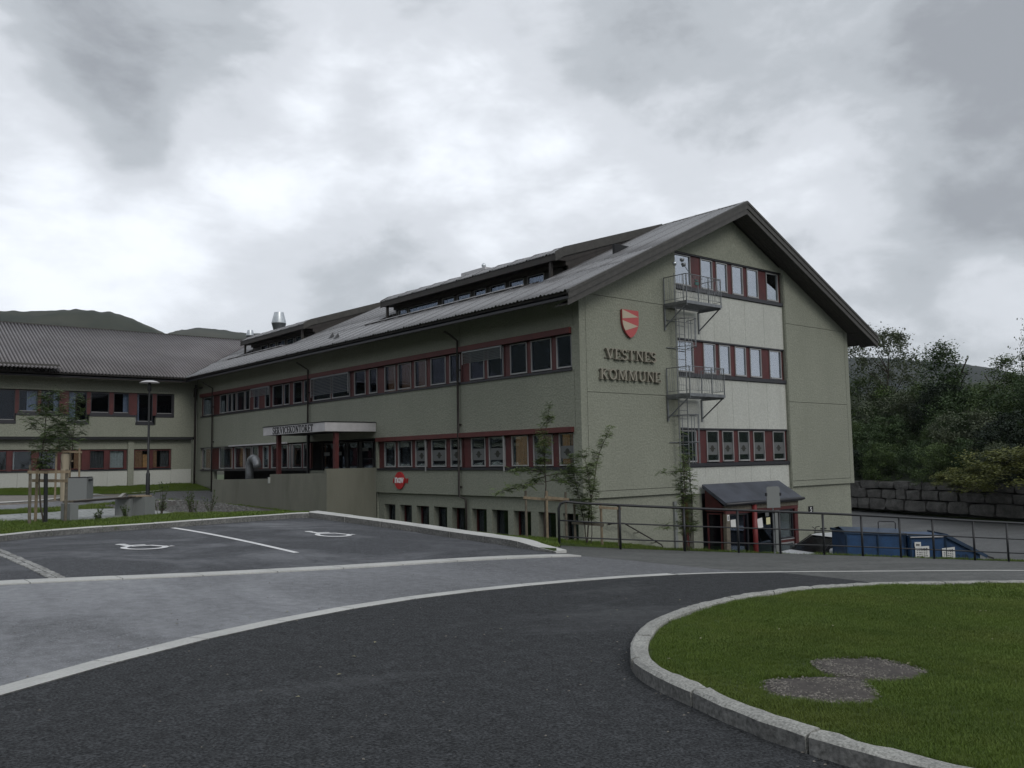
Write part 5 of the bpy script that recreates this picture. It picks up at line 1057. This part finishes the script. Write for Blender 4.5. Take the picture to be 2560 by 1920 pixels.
def sapling(name, label, x, y, h, stems, shape, seed, leafm=None, group=None, nleaf=26, leaf=.13, lowlimbs=(), base=0.):
    rnd = random.Random(seed); z = gz(x, y)+base; T = thing(name, label, 'tree', (x, y, z), group); qb, ql = MB(), MB()
    for st in range(stems):
        o = Vector((x, y, z-.1)) if st == 0 else Vector((x+rnd.uniform(-.08, .08), y+rnd.uniform(-.08, .08), z-.1)); hh = h*(1 if st == 0 else rnd.uniform(.65, .92))
        main = branch(qb, o, (rnd.uniform(-.04, .04)*(1+st), rnd.uniform(-.04, .04)*(1+st), 1), hh+.1, .022 if st == 0 else .014, rnd, .02, 12)
        for i in range(len(main)-1):
            t = (main[i].z-z)/h
            for k in range(3):
                fr = rnd.random(); p = main[i].lerp(main[i+1], fr); t = (p.z-z)/h; wdt = shape(t)
                if wdt <= 0: continue
                d = rnd_dir(rnd, rnd.uniform(.7, 1.25)); L = wdt*rnd.uniform(.5, 1.1); bp = branch(qb, p, d, L, .006, rnd, .06, 4)
                for _ in range(max(2, int(nleaf*L))):
                    s = rnd.uniform(.25, 1); j = min(3, int(s*4)); c = bp[j].lerp(bp[j+1], s*4-j); rowan_leaf(ql, c, rnd_dir(rnd, rnd.uniform(.9, 1.9)), leaf*rnd.uniform(.7, 1.15), rnd)
    for (zz, dx, dy, L, dens) in lowlimbs:
        p = Vector((x, y, z+zz)); bp = branch(qb, p, (dx, dy, .12), L, .012, rnd, -.05, 6)
        for _ in range(dens):
            s = rnd.uniform(.25, 1); j = min(5, int(s*6)); c = bp[j].lerp(bp[j+1], s*6-j)+Vector((rnd.uniform(-.06, .06), rnd.uniform(-.06, .06), rnd.uniform(-.04, .08))); rowan_leaf(ql, c, (rnd_dir(rnd, rnd.uniform(1.0, 2.1))), leaf*rnd.uniform(.8, 1.3), rnd)
    qb.build('trunk', M_BARK, T, smooth=True, fix=False); ql.build('crown', leafm or M_LROW, T, fix=False); return T
GR = 'young rowan trees in front of the office block'
def shA(t): return 0 if t < .40 else (.10 if t < .48 else .50*(1-t)+.12 if t < .97 else .06)
sapling('rowan_tree', 'young rowan with wide low side limbs beside the railing end', 14.75, 16.4, 3.55, 1, shA, 21, group=GR, nleaf=95, leaf=.17,
        lowlimbs=((1.45, -.72, .62, 1.25, 85), (1.65, .7, -.62, 1.10, 95), (1.50, .6, -.5, .85, 55), (1.75, -.6, .55, .85, 55), (1.6, .2, .7, .6, 40)))
sapling('rowan_tree', 'bushy upright rowan right of the building corner pier', 15.65, 15.85, 3.35, 3, lambda t: 0 if t < .16 else .42*(1-abs(t-.45)*1.15), 33, group=GR, nleaf=56, leaf=.15)
sapling('rowan_tree', 'thin rowan in front of the fire escape ladder', 17.75, 14.35, 3.05, 4, lambda t: .0 if t < .12 else (.24 if t < .6 else .48*(1.1-t)), 45, group=GR, nleaf=50, leaf=.15,
        lowlimbs=((.62, -.76, .64, .75, 34), (1.1+.9, -.76, .64, .7, 34)))
TA = sapling('street_tree', 'sparse leafy young tree with black trunk between wooden stakes', 4.53, 21.35, 2.85, 1, lambda t: 0 if t < .38 else .85*(1-abs(t-.58)*1.5), 57, leafm=M_LMID, nleaf=75, leaf=.16, base=.07)
TB = sapling('street_tree', 'small tree at the litter bin inside pale stakes', 7.25, 31.5, 3.6, 2, lambda t: 0 if t < .42 else .75*(1-abs(t-.62)*1.5), 61, leafm=M_LMID, nleaf=30, leaf=.2)
z = gz(4.53, 21.35); q = MB(); q.tube([(4.55, 21.33, z-.05), (4.53, 21.35, z+1.22)], .042, 8); q.build('trunk_guard', M_BLACK, TA)
z = gz(7.25, 31.5); q = MB(); q.tube([(7.25, 31.5, z), (7.25, 31.5, z+1.55)], .13, 10); q.build('trunk_guard', mat('pale_guard', (.30, .26, .19), .9), TB)
# stakes: each frame is one thing
def stakes(label, posts, h, rails, m, seed, base=.05, tops=None):
    rnd = random.Random(seed); p0 = posts[0]; T = thing('tree_stakes', label, 'tree stakes', (p0[0], p0[1], gz(*p0)), 'timber stake frames round young trees')
    for i, p in enumerate(posts):
        z = gz(*p); hh = (tops[i] if tops else h); q = MB(); q.tube([(p[0], p[1], z-.2), (p[0]+rnd.uniform(-.02, .02), p[1], z+hh)], [.034, .030], 8); q.build('stake', m if i != 1 else M_WOOD, T, smooth=False)
    for a, b, hz in rails:
        A, Bp = posts[a], posts[b]; q = MB(); A3 = Vector((A[0], A[1], gz(*A)+hz)); B3 = Vector((Bp[0], Bp[1], gz(*Bp)+hz)); e = (B3-A3).normalized()*.07; o = Vector((0, 0, 0))
        dd = Vector((e.y, -e.x, 0)).normalized()*.04; q.beam(A3-e+dd, B3+e+dd, .025, .065); q.build('crossbar', M_WOOD if hz > .9 else m, T)
    return T
stakes('stake frame with three weathered posts round the black trunk', [(4.24,21.36),(4.47,21.95),(4.93,21.30)], 1.36, [(0,2,1.20),(1,2,1.0)], M_WOODG, 1, tops=[1.36,1.25,1.25])
stakes('pale new stake frame beside the litter bin', [(6.98,31.55),(7.22,31.75),(7.62,31.2),(7.5,31.9)], 1.75, [(0,2,1.62),(1,3,1.3)], M_WOOD, 2)
stakes('stake frame of the rowan nearest the railing end', [(14.45,16.75),(14.72,16.28),(15.25,16.15)], 1.3, [(0,2,1.08),(1,2,1.12)], M_WOODG, 3, tops=[1.25,1.28,1.30])
stakes('stake frame of the rowan by the building corner', [(15.55,16.15),(15.90,15.55),(16.25,15.30)], 1.15, [(1,2,.98),(0,1,.55)], M_WOODG, 4, tops=[1.1,1.1,1.05])
# small shrubs in the stone bed
def shrub(name, label, x, y, h, w, n, m, leaf, seed, group=None, cat='shrub'):
    rnd = random.Random(seed); z = gz(x, y); T = thing(name, label, cat, (x, y, z), group); qb, ql = MB(), MB()
    for _ in range(9):
        bp = branch(qb, (x+rnd.uniform(-.05, .05), y+rnd.uniform(-.05, .05), z-.05), (rnd.uniform(-1, 1)*w, rnd.uniform(-1, 1)*w, h), h*rnd.uniform(.6, 1.05), .008, rnd, .03, 5)
        for _ in range(n):
            s = rnd.uniform(.3, 1); j = min(4, int(s*5)); c = bp[j].lerp(bp[j+1], s*5-j); d = rnd_dir(rnd, rnd.uniform(.4, 1.8)); leaflet(ql, c, d, Vector((.2, .1, 1)), leaf, leaf*.55)
    qb.build('stem', M_BARK, T, fix=False); ql.build('foliage', m, T, fix=False)
for i, (x, y, h, w, lb) in enumerate(((7.75,23.6,.95,.22,'tall thin twiggy shrub right of the wood topped block'),(9.35,25.6,.75,.35,'bushy green shrub in the stone bed'),(10.2,26.6,.85,.3,'twiggy shrub nearest the ramp wall'),(8.9,27.2,.45,.3,'low round shrub at the back of the stone bed'),
                               (5.75,21.95,.42,.3,'low leafy shrub before the bench slab'),(6.55,22.5,.55,.14,'thin shrub at the far end of the bench slab'),(9.0,24.9,.9,.15,'tall slender shrub at the front of the stone bed'))):
    shrub('shrub', lb, x, y, h, w, 22, M_LMID, .06, 70+i, 'shrubs in the stone bed')
# ================================================================ LOWER LOT
CB = Vector((27.15, 13.7)); SKA = Vector((math.cos(math.radians(-44)), math.sin(math.radians(-44)))); SKP = Vector((-SKA.y, SKA.x)); sa = Vector(RD)                 # blue containers stand parallel to the railing
def skip(label, c, ax, w, d, z0, prof, m, parts):
    """prof: side outline (along, height)"""
    T = thing('waste_container', label, 'waste container', (c.x, c.y, z0), 'blue waste containers behind the railing'); ax = ax.normalized(); pr = Vector((-ax.y, ax.x))
    P = lambda a, n, z: (c.x+ax.x*a+pr.x*n, c.y+ax.y*a+pr.y*n, z0+z); n = len(prof)
    MB().add([P(a, -d/2, z) for a, z in prof]+[P(a, d/2, z) for a, z in prof], [tuple(range(n)), tuple(range(2*n-1, n-1, -1))]+[(i, i+n, (i+1) % n+n, (i+1) % n) for i in range(n)]).build('container_body', m, T)
    return T, P
T1, P_ = skip('long blue waste container with lid handle nearest the white car', Vector((25.67, 14.55))+SKA*.98+SKP*.7, SKA, 2.9, 1.4, -4.22, [(-.98, .12), (.86, .12), (.86, 1.66), (-.98, 1.76)], M_BLUE, 0)
def pbar(P, par, name, a, b, w, h, m): q = MB(); q.beam(P(*a), P(*b), w, h); return q.build(name, m, par)
pbar(P_, T1, 'rim', (-1.02, -.72, 1.76), (.88, -.72, 1.67), .06, .07, M_BLUEL); pbar(P_, T1, 'rim', (-1.02, .72, 1.76), (.88, .72, 1.67), .06, .07, M_BLUEL); pbar(P_, T1, 'rim', (-.98, -.72, 1.76), (-.98, .72, 1.76), .06, .07, M_BLUEL)
for a in (-.95, .0, .83): pbar(P_, T1, 'rib', (a, -.725, .12), (a, -.725, 1.68), .05, .03, M_BLUEL)
MB().add([P_(-.96, -.70, 1.78), P_(.86, -.70, 1.70), P_(.86, .0, 1.80), P_(-.96, .0, 1.88), P_(.86, .70, 1.70), P_(-.96, .70, 1.78)], [(0,1,2,3), (3,2,4,5)]).build('lid', M_BLUEL, T1)
q = MB(); q.tube([P_(.25, -.1, 1.80), P_(.25, -.1, 2.0), P_(.29, -.1, 2.04), P_(.74, -.1, 2.02), P_(.78, -.1, 1.98), P_(.78, -.1, 1.78)], .018, 6); q.build('lid_handle', M_SILL, T1)
for s in ((-.7, 0), (.6, 0)): pbar(P_, T1, 'foot', (s[0], -.7, .06), (s[0], .7, .06), .14, .12, M_SILL)
MB().add([P_(.52, -.735, .35), P_(.74, -.735, .35), P_(.76, -.735, 1.0), P_(.54, -.735, 1.02)], [(0,1,2,3)]).build('rust_patch', M_RUST, T1, fix=False)
T2, P2 = skip('blue waste container with sloping lid and white notices', Vector((26.90, 13.12))+SKA*.95+SKP*.7, SKA, 2.6, 1.4, -4.24, [(-.95, .12), (1.10, .12), (1.14, 1.15), (.20, 1.66), (-.95, 1.66)], M_BLUE, 0)
MB().add([P2(.16, -.74, 1.71), P2(1.32, -.74, 1.07), P2(1.32, .74, 1.07), P2(.16, .74, 1.71), P2(.16, -.74, 1.65), P2(1.32, -.74, 1.01), P2(1.32, .74, 1.01), P2(.16, .74, 1.65)], [(0,1,2,3), (7,6,5,4), (0,4,5,1), (1,5,6,2), (2,6,7,3), (3,7,4,0)]).build('lid', M_BLUEL, T2)
pbar(P2, T2, 'lid_edge', (.16, -.76, 1.64), (1.32, -.76, 1.01), .04, .09, M_BLUEL); pbar(P2, T2, 'lid_edge', (1.30, -.76, 1.02), (1.52, -.72, .95), .04, .05, M_SILL)
pbar(P2, T2, 'rim', (-.97, -.72, 1.66), (.20, -.72, 1.66), .06, .07, M_BLUEL); pbar(P2, T2, 'edge_strip', (-.93, -.765, 1.62), (.05, -.765, 1.63), .02, .03, M_CREAM)
for a in (-.92, .12): pbar(P2, T2, 'rib', (a, -.725, .12), (a, -.725, 1.60), .06, .03, M_BLUEL)
def notice(P, par, a0, a1, z0, z1, t=0):
    q = MB(); q.add([P(a0, -.745, z0), P(a1, -.745, z0+t), P(a1, -.745, z1+t), P(a0, -.745, z1)], [(0,1,2,3)]); o = q.build('notice', M_PAPER, par, fix=False)
    r = random.Random(int(a0*50)); k = MB()
    for i in range(5):
        z = z1-.08-i*(z1-z0-.1)/5
        for j in range(5):
            u = a0+.04+(a1-a0-.08)*j/5; u2 = u+(a1-a0-.08)/5*r.uniform(.5, .85); tt = t*(u-a0)/(a1-a0); k.add([P(u, -.748, z+tt), P(u2, -.748, z+tt), P(u2, -.748, z+.022+tt), P(u, -.748, z+.022+tt)], [(0,1,2,3)])
    k.build('notice_print', M_SILL, o, fix=False)
notice(P2, T2, -.80, -.38, .95, 1.33, .02); notice(P2, T2, -.81, -.62, 1.33, 1.47); notice(P2, T2, .0, .38, .90, 1.27, .04)
for i, ch in enumerate('240'):
    w_, st = GL[ch]; k = MB()
    for pl, tw in st:
        n = len(pl); P0 = [Vector(p) for p in pl]; L1, R_1 = [], []
        for j in range(n):
            t = (P0[min(j+1, n-1)]-P0[max(j-1, 0)]).normalized(); nr = Vector((-t.y, t.x))*tw/2; L1.append(P0[j]+nr); R_1.append(P0[j]-nr)
        f = lambda p: P2(.44+i*.12+p.x*.17, -.712, .90+p.y*.18)
        k.add([f(p) for p in L1]+[f(p) for p in R_1], [(j, j+1, n+j+1, n+j) for j in range(n-1)])
    k.build('digit', M_BLACK, T2, fix=False)
# parked car: stands on the lot, its front to the left
def car(label, loc, yaw, z0):
    T = thing('parked_car', label, 'car', (*loc, z0)); c, s = math.cos(yaw), math.sin(yaw); P = lambda x, y, z: (loc[0]+x*c-y*s, loc[1]+x*s+y*c, z0+z)
    body = [(-2.0, .28), (-1.98, .62), (-1.75, .84), (-.85, .93), (-.1, .95), (1.7, .93), (1.98, .80), (2.0, .30)]; n = len(body); q = MB(); vs = []
    secs = ((-.86, .93, 0), (-.84, 1, .02), (.84, 1, .02), (.86, .93, 0))
    for (y, k, dz) in ((-.86, 0, 0), (-.80, 1, 0), (.80, 1, 0), (.86, 0, 0)):
        for (x, z) in body: vs.append(P(x*(.985 if not k else 1), y, z-(.03 if not k and z > .5 else 0)))
    fs = [(i*n+j, i*n+(j+1) % n, (i+1)*n+(j+1) % n, (i+1)*n+j) for i in range(3) for j in range(n)]+[tuple(range(n)), tuple(3*n+j for j in range(n))]
    q.add(vs, fs).build('car_body', M_CARW, T, smooth=False)
    ca = [(-.95, .93), (-.15, 1.40), (1.35, 1.42), (1.85, .93)]; q = MB(); q.add([P(x, y*(.80 if z < 1 else .62), z) for y in (-1, 1) for x, z in ca], [(0,1,2,3), (7,6,5,4), (0,4,5,1), (2,6,7,3)]); g_ = q.build('windows', M_CARG, T)
    q = MB(); q.add([P(x, y, z) for x, y, z in ((-.22, -.62, 1.405), (1.38, -.62, 1.425), (1.38, .62, 1.425), (-.22, .62, 1.405), (-.1, -.5, 1.455), (1.25, -.5, 1.465), (1.25, .5, 1.465), (-.1, .5, 1.455))], [(4,5,6,7), (0,1,5,4), (1,2,6,5), (2,3,7,6), (3,0,4,7), (3,2,1,0)]); q.build('car_roof', M_CARW, T)
    for x0, z0_, x1, z1 in ((-.97, .93, -.2, 1.41), (.45, .94, .45, 1.41), (1.85, .93, 1.36, 1.42)):
        for y in (-1, 1): q = MB(); q.beam(P(x0, y*.81, z0_), P(x1, y*.63, z1), .03, .03); q.build('pillar', M_BLACK if x0 < 0 else M_CARW, T)
    for y in (-.9, .9):
        q = MB(); q.lathe(P(-.62, y*1.02, 1.0), [(0, -.07), (.09, -.05), (.10, .02), (.06, .08), (0, .09)], 10); q.build('mirror', M_CARW, T, smooth=True)
        for x in (-1.3, 1.25):
            a = Vector(P(x, y*.86, .30)); b = Vector(P(x, y*.66 if abs(y) else 0, .30)); q = MB(); q.tube([a, b], .31, 18); w = q.build('wheel', M_RUB, T)
            q = MB(); q.tube([a+(a-b)*.02, a+(a-b)*.05], .19, 14); q.build('rim', M_STEEL, w)
        q = MB(); q.beam(P(-1.99, y*.62, .66), P(-1.80, y*.74, .70), .24, .12); q.build('headlight', M_VENT, T)
    return T
car('white hatchback with dark windscreen parked in front of the basement wall', (27.75, 16.35), math.radians(-20), -4.22)
# bicycle leaning at the wall
BK = thing('bicycle', 'black bicycle leaning on the basement wall above the white car', 'bicycle', (31.3, 18.7, -3.72))
def bike(x, y, z0, T):
    P = lambda a, h: (x+a, y, z0+h); R = .33
    for a in (-.52, .52):
        q = MB(); q.tube([P(a+R*math.cos(t*math.pi/12), R+R*math.sin(t*math.pi/12)) for t in range(25)], .022, 6, cap=False); w = q.build('wheel', M_RUB, T)
        q = MB()
        for t in range(10): q.tube([P(a, R), P(a+R*math.cos(t*.628), R+R*math.sin(t*.628))], .003, 3)
        q.build('spokes', M_STEEL, w, fix=False)
    q = MB()
    for a, b in (((-.42, .80), (.12, .78)), ((-.40, .70), (.02, .30)), ((.02, .30), (.14, .86)), ((.02, .30), (.52, .33)), ((.52, .33), (.12, .74)), ((-.52, .33), (-.38, .92))): q.tube([P(*a), P(*b)], .022, 6)
    q.build('bicycle_frame', M_BLACK, T)
    q = MB(); q.tube([(x-.38, y, z0+.94), (x-.46, y-.1, z0+1.02), (x-.52, y-.28, z0+1.05)], .014, 6); q.tube([(x-.38, y, z0+.94), (x-.46, y+.08, z0+1.02)], .014, 6); q.build('handlebar', M_BLACK, T)
    q = MB(); q.prism([(x+.04, y-.03), (x+.30, y-.08), (x+.30, y+.08), (x+.04, y+.03)], 2, z0+.88, z0+.93); q.build('saddle', M_BLACK, T)
    q = MB(); q.tube([P(.30, .72), P(.62, .72), P(.52, .34)], .010, 5); q.build('rack', M_BLACK, T)
bike(31.25, 18.72, -3.83, BK)
# ---- dry stone wall behind the lot
SWv = thing('stone_wall', 'low dry wall of large grey boulders at the back of the lot', 'stone wall', (57, 26, -3.9))
W0, W1 = Vector((55.1-2.6, 19.7-6.9)), Vector((60+1.4, 32.7+3.6)); wd = (W1-W0).normalized(); wn = Vector((wd.y, -wd.x)); WL = (W1-W0).length
if wn.x < 0: wn = -wn
def boulder(par, s0, s1, z0, z1, dep, rnd):
    bm = bmesh.new(); bmesh.ops.create_cube(bm, size=1); bmesh.ops.subdivide_edges(bm, edges=bm.edges, cuts=2, use_grid_fill=True); sx, sz = (s1-s0)/2, (z1-z0)/2; sd = rnd.random()*100; e = 5
    e = 11
    for v in bm.verts:
        u = v.co*2; m = (abs(u.x)**e+abs(u.y)**e+abs(u.z)**e)**(1/e); u = u/m*(1+.0) if m > 0 else u
        nz = mnoise.noise_vector(Vector(u)*.8+Vector((sd, 0, 0)))*.20; u = u+nz
        s = (s0+s1)/2+u.x*sx*.985; dd = dep*(u.y*.5)+.3; p = W0+wd*s+wn*dd; v.co = Vector((p.x, p.y, (z0+z1)/2+u.z*sz*.985))-ORG[par.name]
    me = bpy.data.meshes.new('boulder'); bm.to_mesh(me); bm.free(); me.materials.append(M_STONE); o = bpy.data.objects.new('boulder', me); COL.objects.link(o); o.parent = par
rw = random.Random(17)
for row, (z0, z1) in enumerate(((-3.95, -3.20), (-3.20, -2.52), (-2.52, -1.98))):
    s = -rw.uniform(0, 1)-3
    while s < WL+6:
        w_ = rw.uniform(.85, 2.0)*(1 if row < 2 else 1.1); boulder(SWv, s, s+w_-.03, z0+rw.uniform(-.03, .05), z1+rw.uniform(-.08, .03), .8, rw); s += w_
MB().add([(*(W0+wd*a+wn*.45), z) for a, z in ((-4, -4), (WL+8, -4), (WL+8, -2.1), (-4, -2.1))], [(0, 1, 2, 3)]).build('wall_core', M_SOIL, SWv)
# bank behind the wall
def bank_z(s, d): return -2.15+.25*d+.5*mnoise.noise(Vector((s*.12, d*.12, 3)))*min(1, d/6)-(max(0, d-42)*.25)
q = MB(); vs = []; ns, nd = 48, 34
for i in range(ns):
    for j in range(nd): s = -32+i*2.6; d = .35+j*j*.11; p = W0+wd*s+wn*d; vs.append((p.x, p.y, bank_z(s, d)))
q.add(vs, [(i*nd+j, (i+1)*nd+j, (i+1)*nd+j+1, i*nd+j+1) for i in range(ns-1) for j in range(nd-1)]); struct(q.build('hillside', mat('bank_green', (.018, .028, .010), .95, noise=[(.4, .4, 5), (6, .3, 3)]), None, smooth=True, fix=False))
def crown_mesh(kind, seed, n, leaf):
    """unit crown, height 1, base at 0, built of leaf sized faces in clumps"""
    r = random.Random(seed); q = MB(); cl = []
    for _ in range(90):
        t = r.random(); 
        if kind == 'round': z = .18+.80*t; w = .42*math.sin(math.pi*min(1, max(.04, (z-.05)/.97)))**.6
        elif kind == 'cone': z = .08+.9*t**1.3; w = .30*(1.02-z)**.75
        elif kind == 'spruce': z = .04+.94*t**1.2; w = .24*(1.02-z)
        else: z = .02+.92*t; w = .60*math.sqrt(max(.02, 1-(z-.15)**2*1.2))
        a = r.random()*6.283; rr = w*math.sqrt(r.uniform(.15, 1)); cl.append((rr*math.cos(a), rr*math.sin(a), z, r.uniform(.045, .11)*(1.2 if kind == 'bush' else 1)))
    for _ in range(n):
        x, y, z, s = cl[r.randrange(len(cl))]; p = Vector((x, y, z))+Vector((r.gauss(0, s*.6), r.gauss(0, s*.6), r.gauss(0, s*.45)))
        d = rnd_dir(r, r.uniform(.5, 2.4)); u = Vector((r.uniform(-.6, .6), r.uniform(-.6, .6), 1)).normalized(); l = leaf*r.uniform(.6, 1.3); sd = d.cross(u).normalized()*l*.36
        q.add([p, p+d*l*.5+sd, p+d*l, p+d*l*.5-sd], [(0, 1, 2, 3)])
    me = bpy.data.meshes.new('crown'); me.from_pydata([tuple(v) for v in q.v], [], q.f); return me
CM = {k: [crown_mesh(k, 5+i+len(k), n, lf) for i in range(2)] for k, n, lf in (('round', 13000, .022), ('cone', 13000, .019), ('spruce', 9000, .024), ('bush', 9000, .036))}
def trunk_mesh():
    r = random.Random(3); q = MB(); m_ = branch(q, (0, 0, -.05), (0, 0, 1), .92, .016, r, .02, 8)
    for i in range(10): k = r.randrange(2, 7); branch(q, m_[k], rnd_dir(r, r.uniform(.5, 1.0)), r.uniform(.15, .32), .006, r, .05, 4)
    me = bpy.data.meshes.new('trunk'); me.from_pydata([tuple(v) for v in q.v], [], q.f); me.materials.append(M_BARK); return me
TM = trunk_mesh(); USED = {}
def wild(name, label, kind, x, y, z, h, w, m, seed, group=None, cat='tree'):
    T = thing(name, label, cat, (x, y, z), group); base = CM[kind][seed % 2]; key = (kind, seed % 2, m.name)
    if key not in USED: me = base.copy(); me.materials.append(m); USED[key] = me
    for nm, me in (('trunk', TM), ('crown', USED[key])):
        if kind == 'bush' and nm == 'trunk': continue
        o = bpy.data.objects.new(nm if kind != 'bush' else 'foliage', me); COL.objects.link(o); o.parent = T
    T.scale = (w, w, h); T.rotation_euler = (0, 0, seed*1.7); return T
def onbank(px_dir, d_): pass
rt = random.Random(23); fwd = Vector((math.cos(math.radians(50)), math.sin(math.radians(50)))); rgt = Vector((fwd.y, -fwd.x))
def bank_at(x, y):
    p = Vector((x, y))-W0; return bank_z(p.dot(wd), p.dot(wn))-.15
def put(name, label, kind, x, y, ztop, w, m, seed, group=None, cat='tree', zb=None):
    z = bank_at(x, y) if zb is None else zb; wild(name, label, kind, x, y, z, ztop-z, w, m, seed, group, cat)
put('birch_tree', 'tallest round leafy tree close to the gable roof edge', 'round', 74.9, 38.1, 10.7, 9.0, M_LGREY, 1)
put('cone_tree', 'dark cone shaped tree standing alone against the mountain', 'cone', 71.0, 31.2, 8.9, 10.5, M_LDARK, 2)
put('birch_tree', 'pointed green tree near the right edge behind the yellow bush', 'cone', 70.4, 26.4, 6.9, 9.0, M_LMID, 3)
put('birch_tree', 'tall thin tree cut off by the right edge of the photo', 'round', 65.9, 21.9, 9.6, 5.0, M_LDARK, 4)
put('spruce_tree', 'dark spruce behind the cone shaped tree top', 'spruce', 78, 33.0, 5.0, 8, M_LSPR, 5)
put('yellow_bush', 'yellow green spreading bush hanging over the stone wall', 'bush', 54.3, 20.2, .25, 5.6, M_LYEL, 6, cat='bush', zb=-2.3)
put('yellow_bush', 'small yellow green bush at the left of the spreading one', 'bush', 55.8, 23.6, -1.0, 3.0, M_LYEL, 7, cat='bush', zb=-2.3)
gb = 'dark shrubs on the bank above the stone wall'
GL2 = ['dark green shrub in the thicket on the bank']
ms = [M_LDARK, M_LMID, M_LDARK, M_LSPR, M_LGREY, M_LDARK, M_LMID]
k = 0
for d_, h_, n_, x0, x1 in ((1.6, 2.4, 13, 5, 31), (4.5, 3.4, 11, 4, 32), (8.5, 4.2, 10, 3, 33), (13.5, 3.6, 10, 2, 34), (19.5, 2.4, 9, 0, 36), (27, 1.9, 9, -2, 40), (12, 5.5, 3, 31, 36)):
    for i in range(n_):
        s = x0-4+(x1-x0+2)*(i+rt.uniform(.1, .9))/n_; p = W0+wd*s+wn*(d_+rt.uniform(-1, 1)); kind = rt.choice(['bush', 'bush', 'round', 'cone']) if d_ > 4 else 'bush'
        z = bank_at(p.x, p.y); hh = h_*rt.uniform(.8, 1.25); m = ms[k % 7]
        nm = 'shrub' if kind == 'bush' else 'thicket_tree'
        look = {M_LDARK.name: 'dark green', M_LMID.name: 'mid green', M_LSPR.name: 'blackish green', M_LGREY.name: 'grey green'}[m.name]
        row = 'right behind the stone wall' if d_ < 3 else ('a little above the stone wall' if d_ < 6 else ('halfway up the bank' if d_ < 12 else ('high on the bank' if d_ < 19 else 'at the top of the bank')))
        lab = '%s %s in the thicket %s' % (look, 'shrub' if kind == 'bush' else ('narrow tree' if kind == 'cone' else 'rounded tree'), row)
        wild(nm, lab, kind, p.x, p.y, z, hh, hh*(1.0 if kind == 'bush' else 1.15), m, k, lab.replace('shrub', 'shrubs').replace('tree ', 'trees '), 'shrub' if kind == 'bush' else 'tree'); k += 1
MA = thing('floodlight_mast', 'slim sports floodlight mast rising behind the thicket', 'floodlight mast', (113.5, 47.75, 0))
q = MB(); q.tube([(113.5, 47.75, -2), (113.5, 47.75, 9.6)], .12, 6); q.build('mast', M_STEEL, MA)
for i in range(5): q = MB(); c0 = Vector((113.5, 47.75))+rgt*(i-2)*.5; q.box((c0.x-.2, c0.y-.2, 9.5), (c0.x+.2, c0.y+.2, 9.9)); q.build('lamp_head', M_SILL, MA)

rl = random.Random(31); q = MB()
for _ in range(420):
    if rl.random() < .6:
        i = rl.randrange(len(ISL_OUT)-1); a = Vector(ISL_OUT[i]); b = Vector(ISL_OUT[i+1]); t = (b-a).normalized(); pt = a.lerp(b, rl.random())+Vector((-t.y, t.x))*abs(rl.gauss(.02, .14)); 
    else: pt = Vector((rl.uniform(.5, 9), rl.uniform(3.5, 11)))
    x, y = pt; z = gz(x, y)+.004; r = rl.uniform(.003, .011); th = rl.random()*6.3; c, s_ = math.cos(th)*r, math.sin(th)*r
    q.add([(x+c*1.5, y+s_*1.5, z), (x-s_, y+c, z), (x-c*1.3, y-s_*1.3, z), (x+s_, y-c, z), (x, y, z+r*.7)], [(0, 1, 4), (1, 2, 4), (2, 3, 4), (3, 0, 4)])
stuff(q.build('road_grit', M_PEB, None, fix=False))
q = MB()
for _ in range(46):
    x, y = (rl.uniform(1, 9), rl.uniform(3.5, 10)) if rl.random() < .5 else (rl.uniform(4.6, 12), rl.uniform(1.5, 7.2)); z = gz(x, y)+(.008 if not inp(Vector((x, y)), ISL_IN+[(25,-12),(7,-12)]) else .12); a = rl.random()*6.3; l = rl.uniform(.02, .045); c, s_ = math.cos(a)*l, math.sin(a)*l
    q.add([(x, y, z), (x+c*.5-s_*.3, y+s_*.5+c*.3, z+.008), (x+c, y+s_, z+.004), (x+c*.5+s_*.3, y+s_*.5-c*.3, z+.006)], [(0, 1, 2, 3)])
stuff(q.build('fallen_leaves', mat('dry_leaf', (.20, .19, .12), .8), None, fix=False))
# ================================================================ AIR
hz = MB().box((-2700, -2700, -10.6), (2700, 2700, 350)).build('haze', None, None); stuff(hz)
hm = bpy.data.materials.new('haze_air'); hm.use_nodes = True; hm.node_tree.nodes.clear()
_o = hm.node_tree.nodes.new('ShaderNodeOutputMaterial'); _v = hm.node_tree.nodes.new('ShaderNodeVolumePrincipled')
_v.inputs['Color'].default_value = (.92, .95, 1, 1); _v.inputs['Density'].default_value = .00006
hm.node_tree.links.new(_v.outputs[0], _o.inputs['Volume']); hz.data.materials.clear(); hz.data.materials.append(hm)
# ---------------------------------------------------------------- lift everything so that the ground under the eye is near zero
for o in list(S.objects):
    if o.parent is None and o.type in ('MESH', 'EMPTY'): o.location.z += ZO
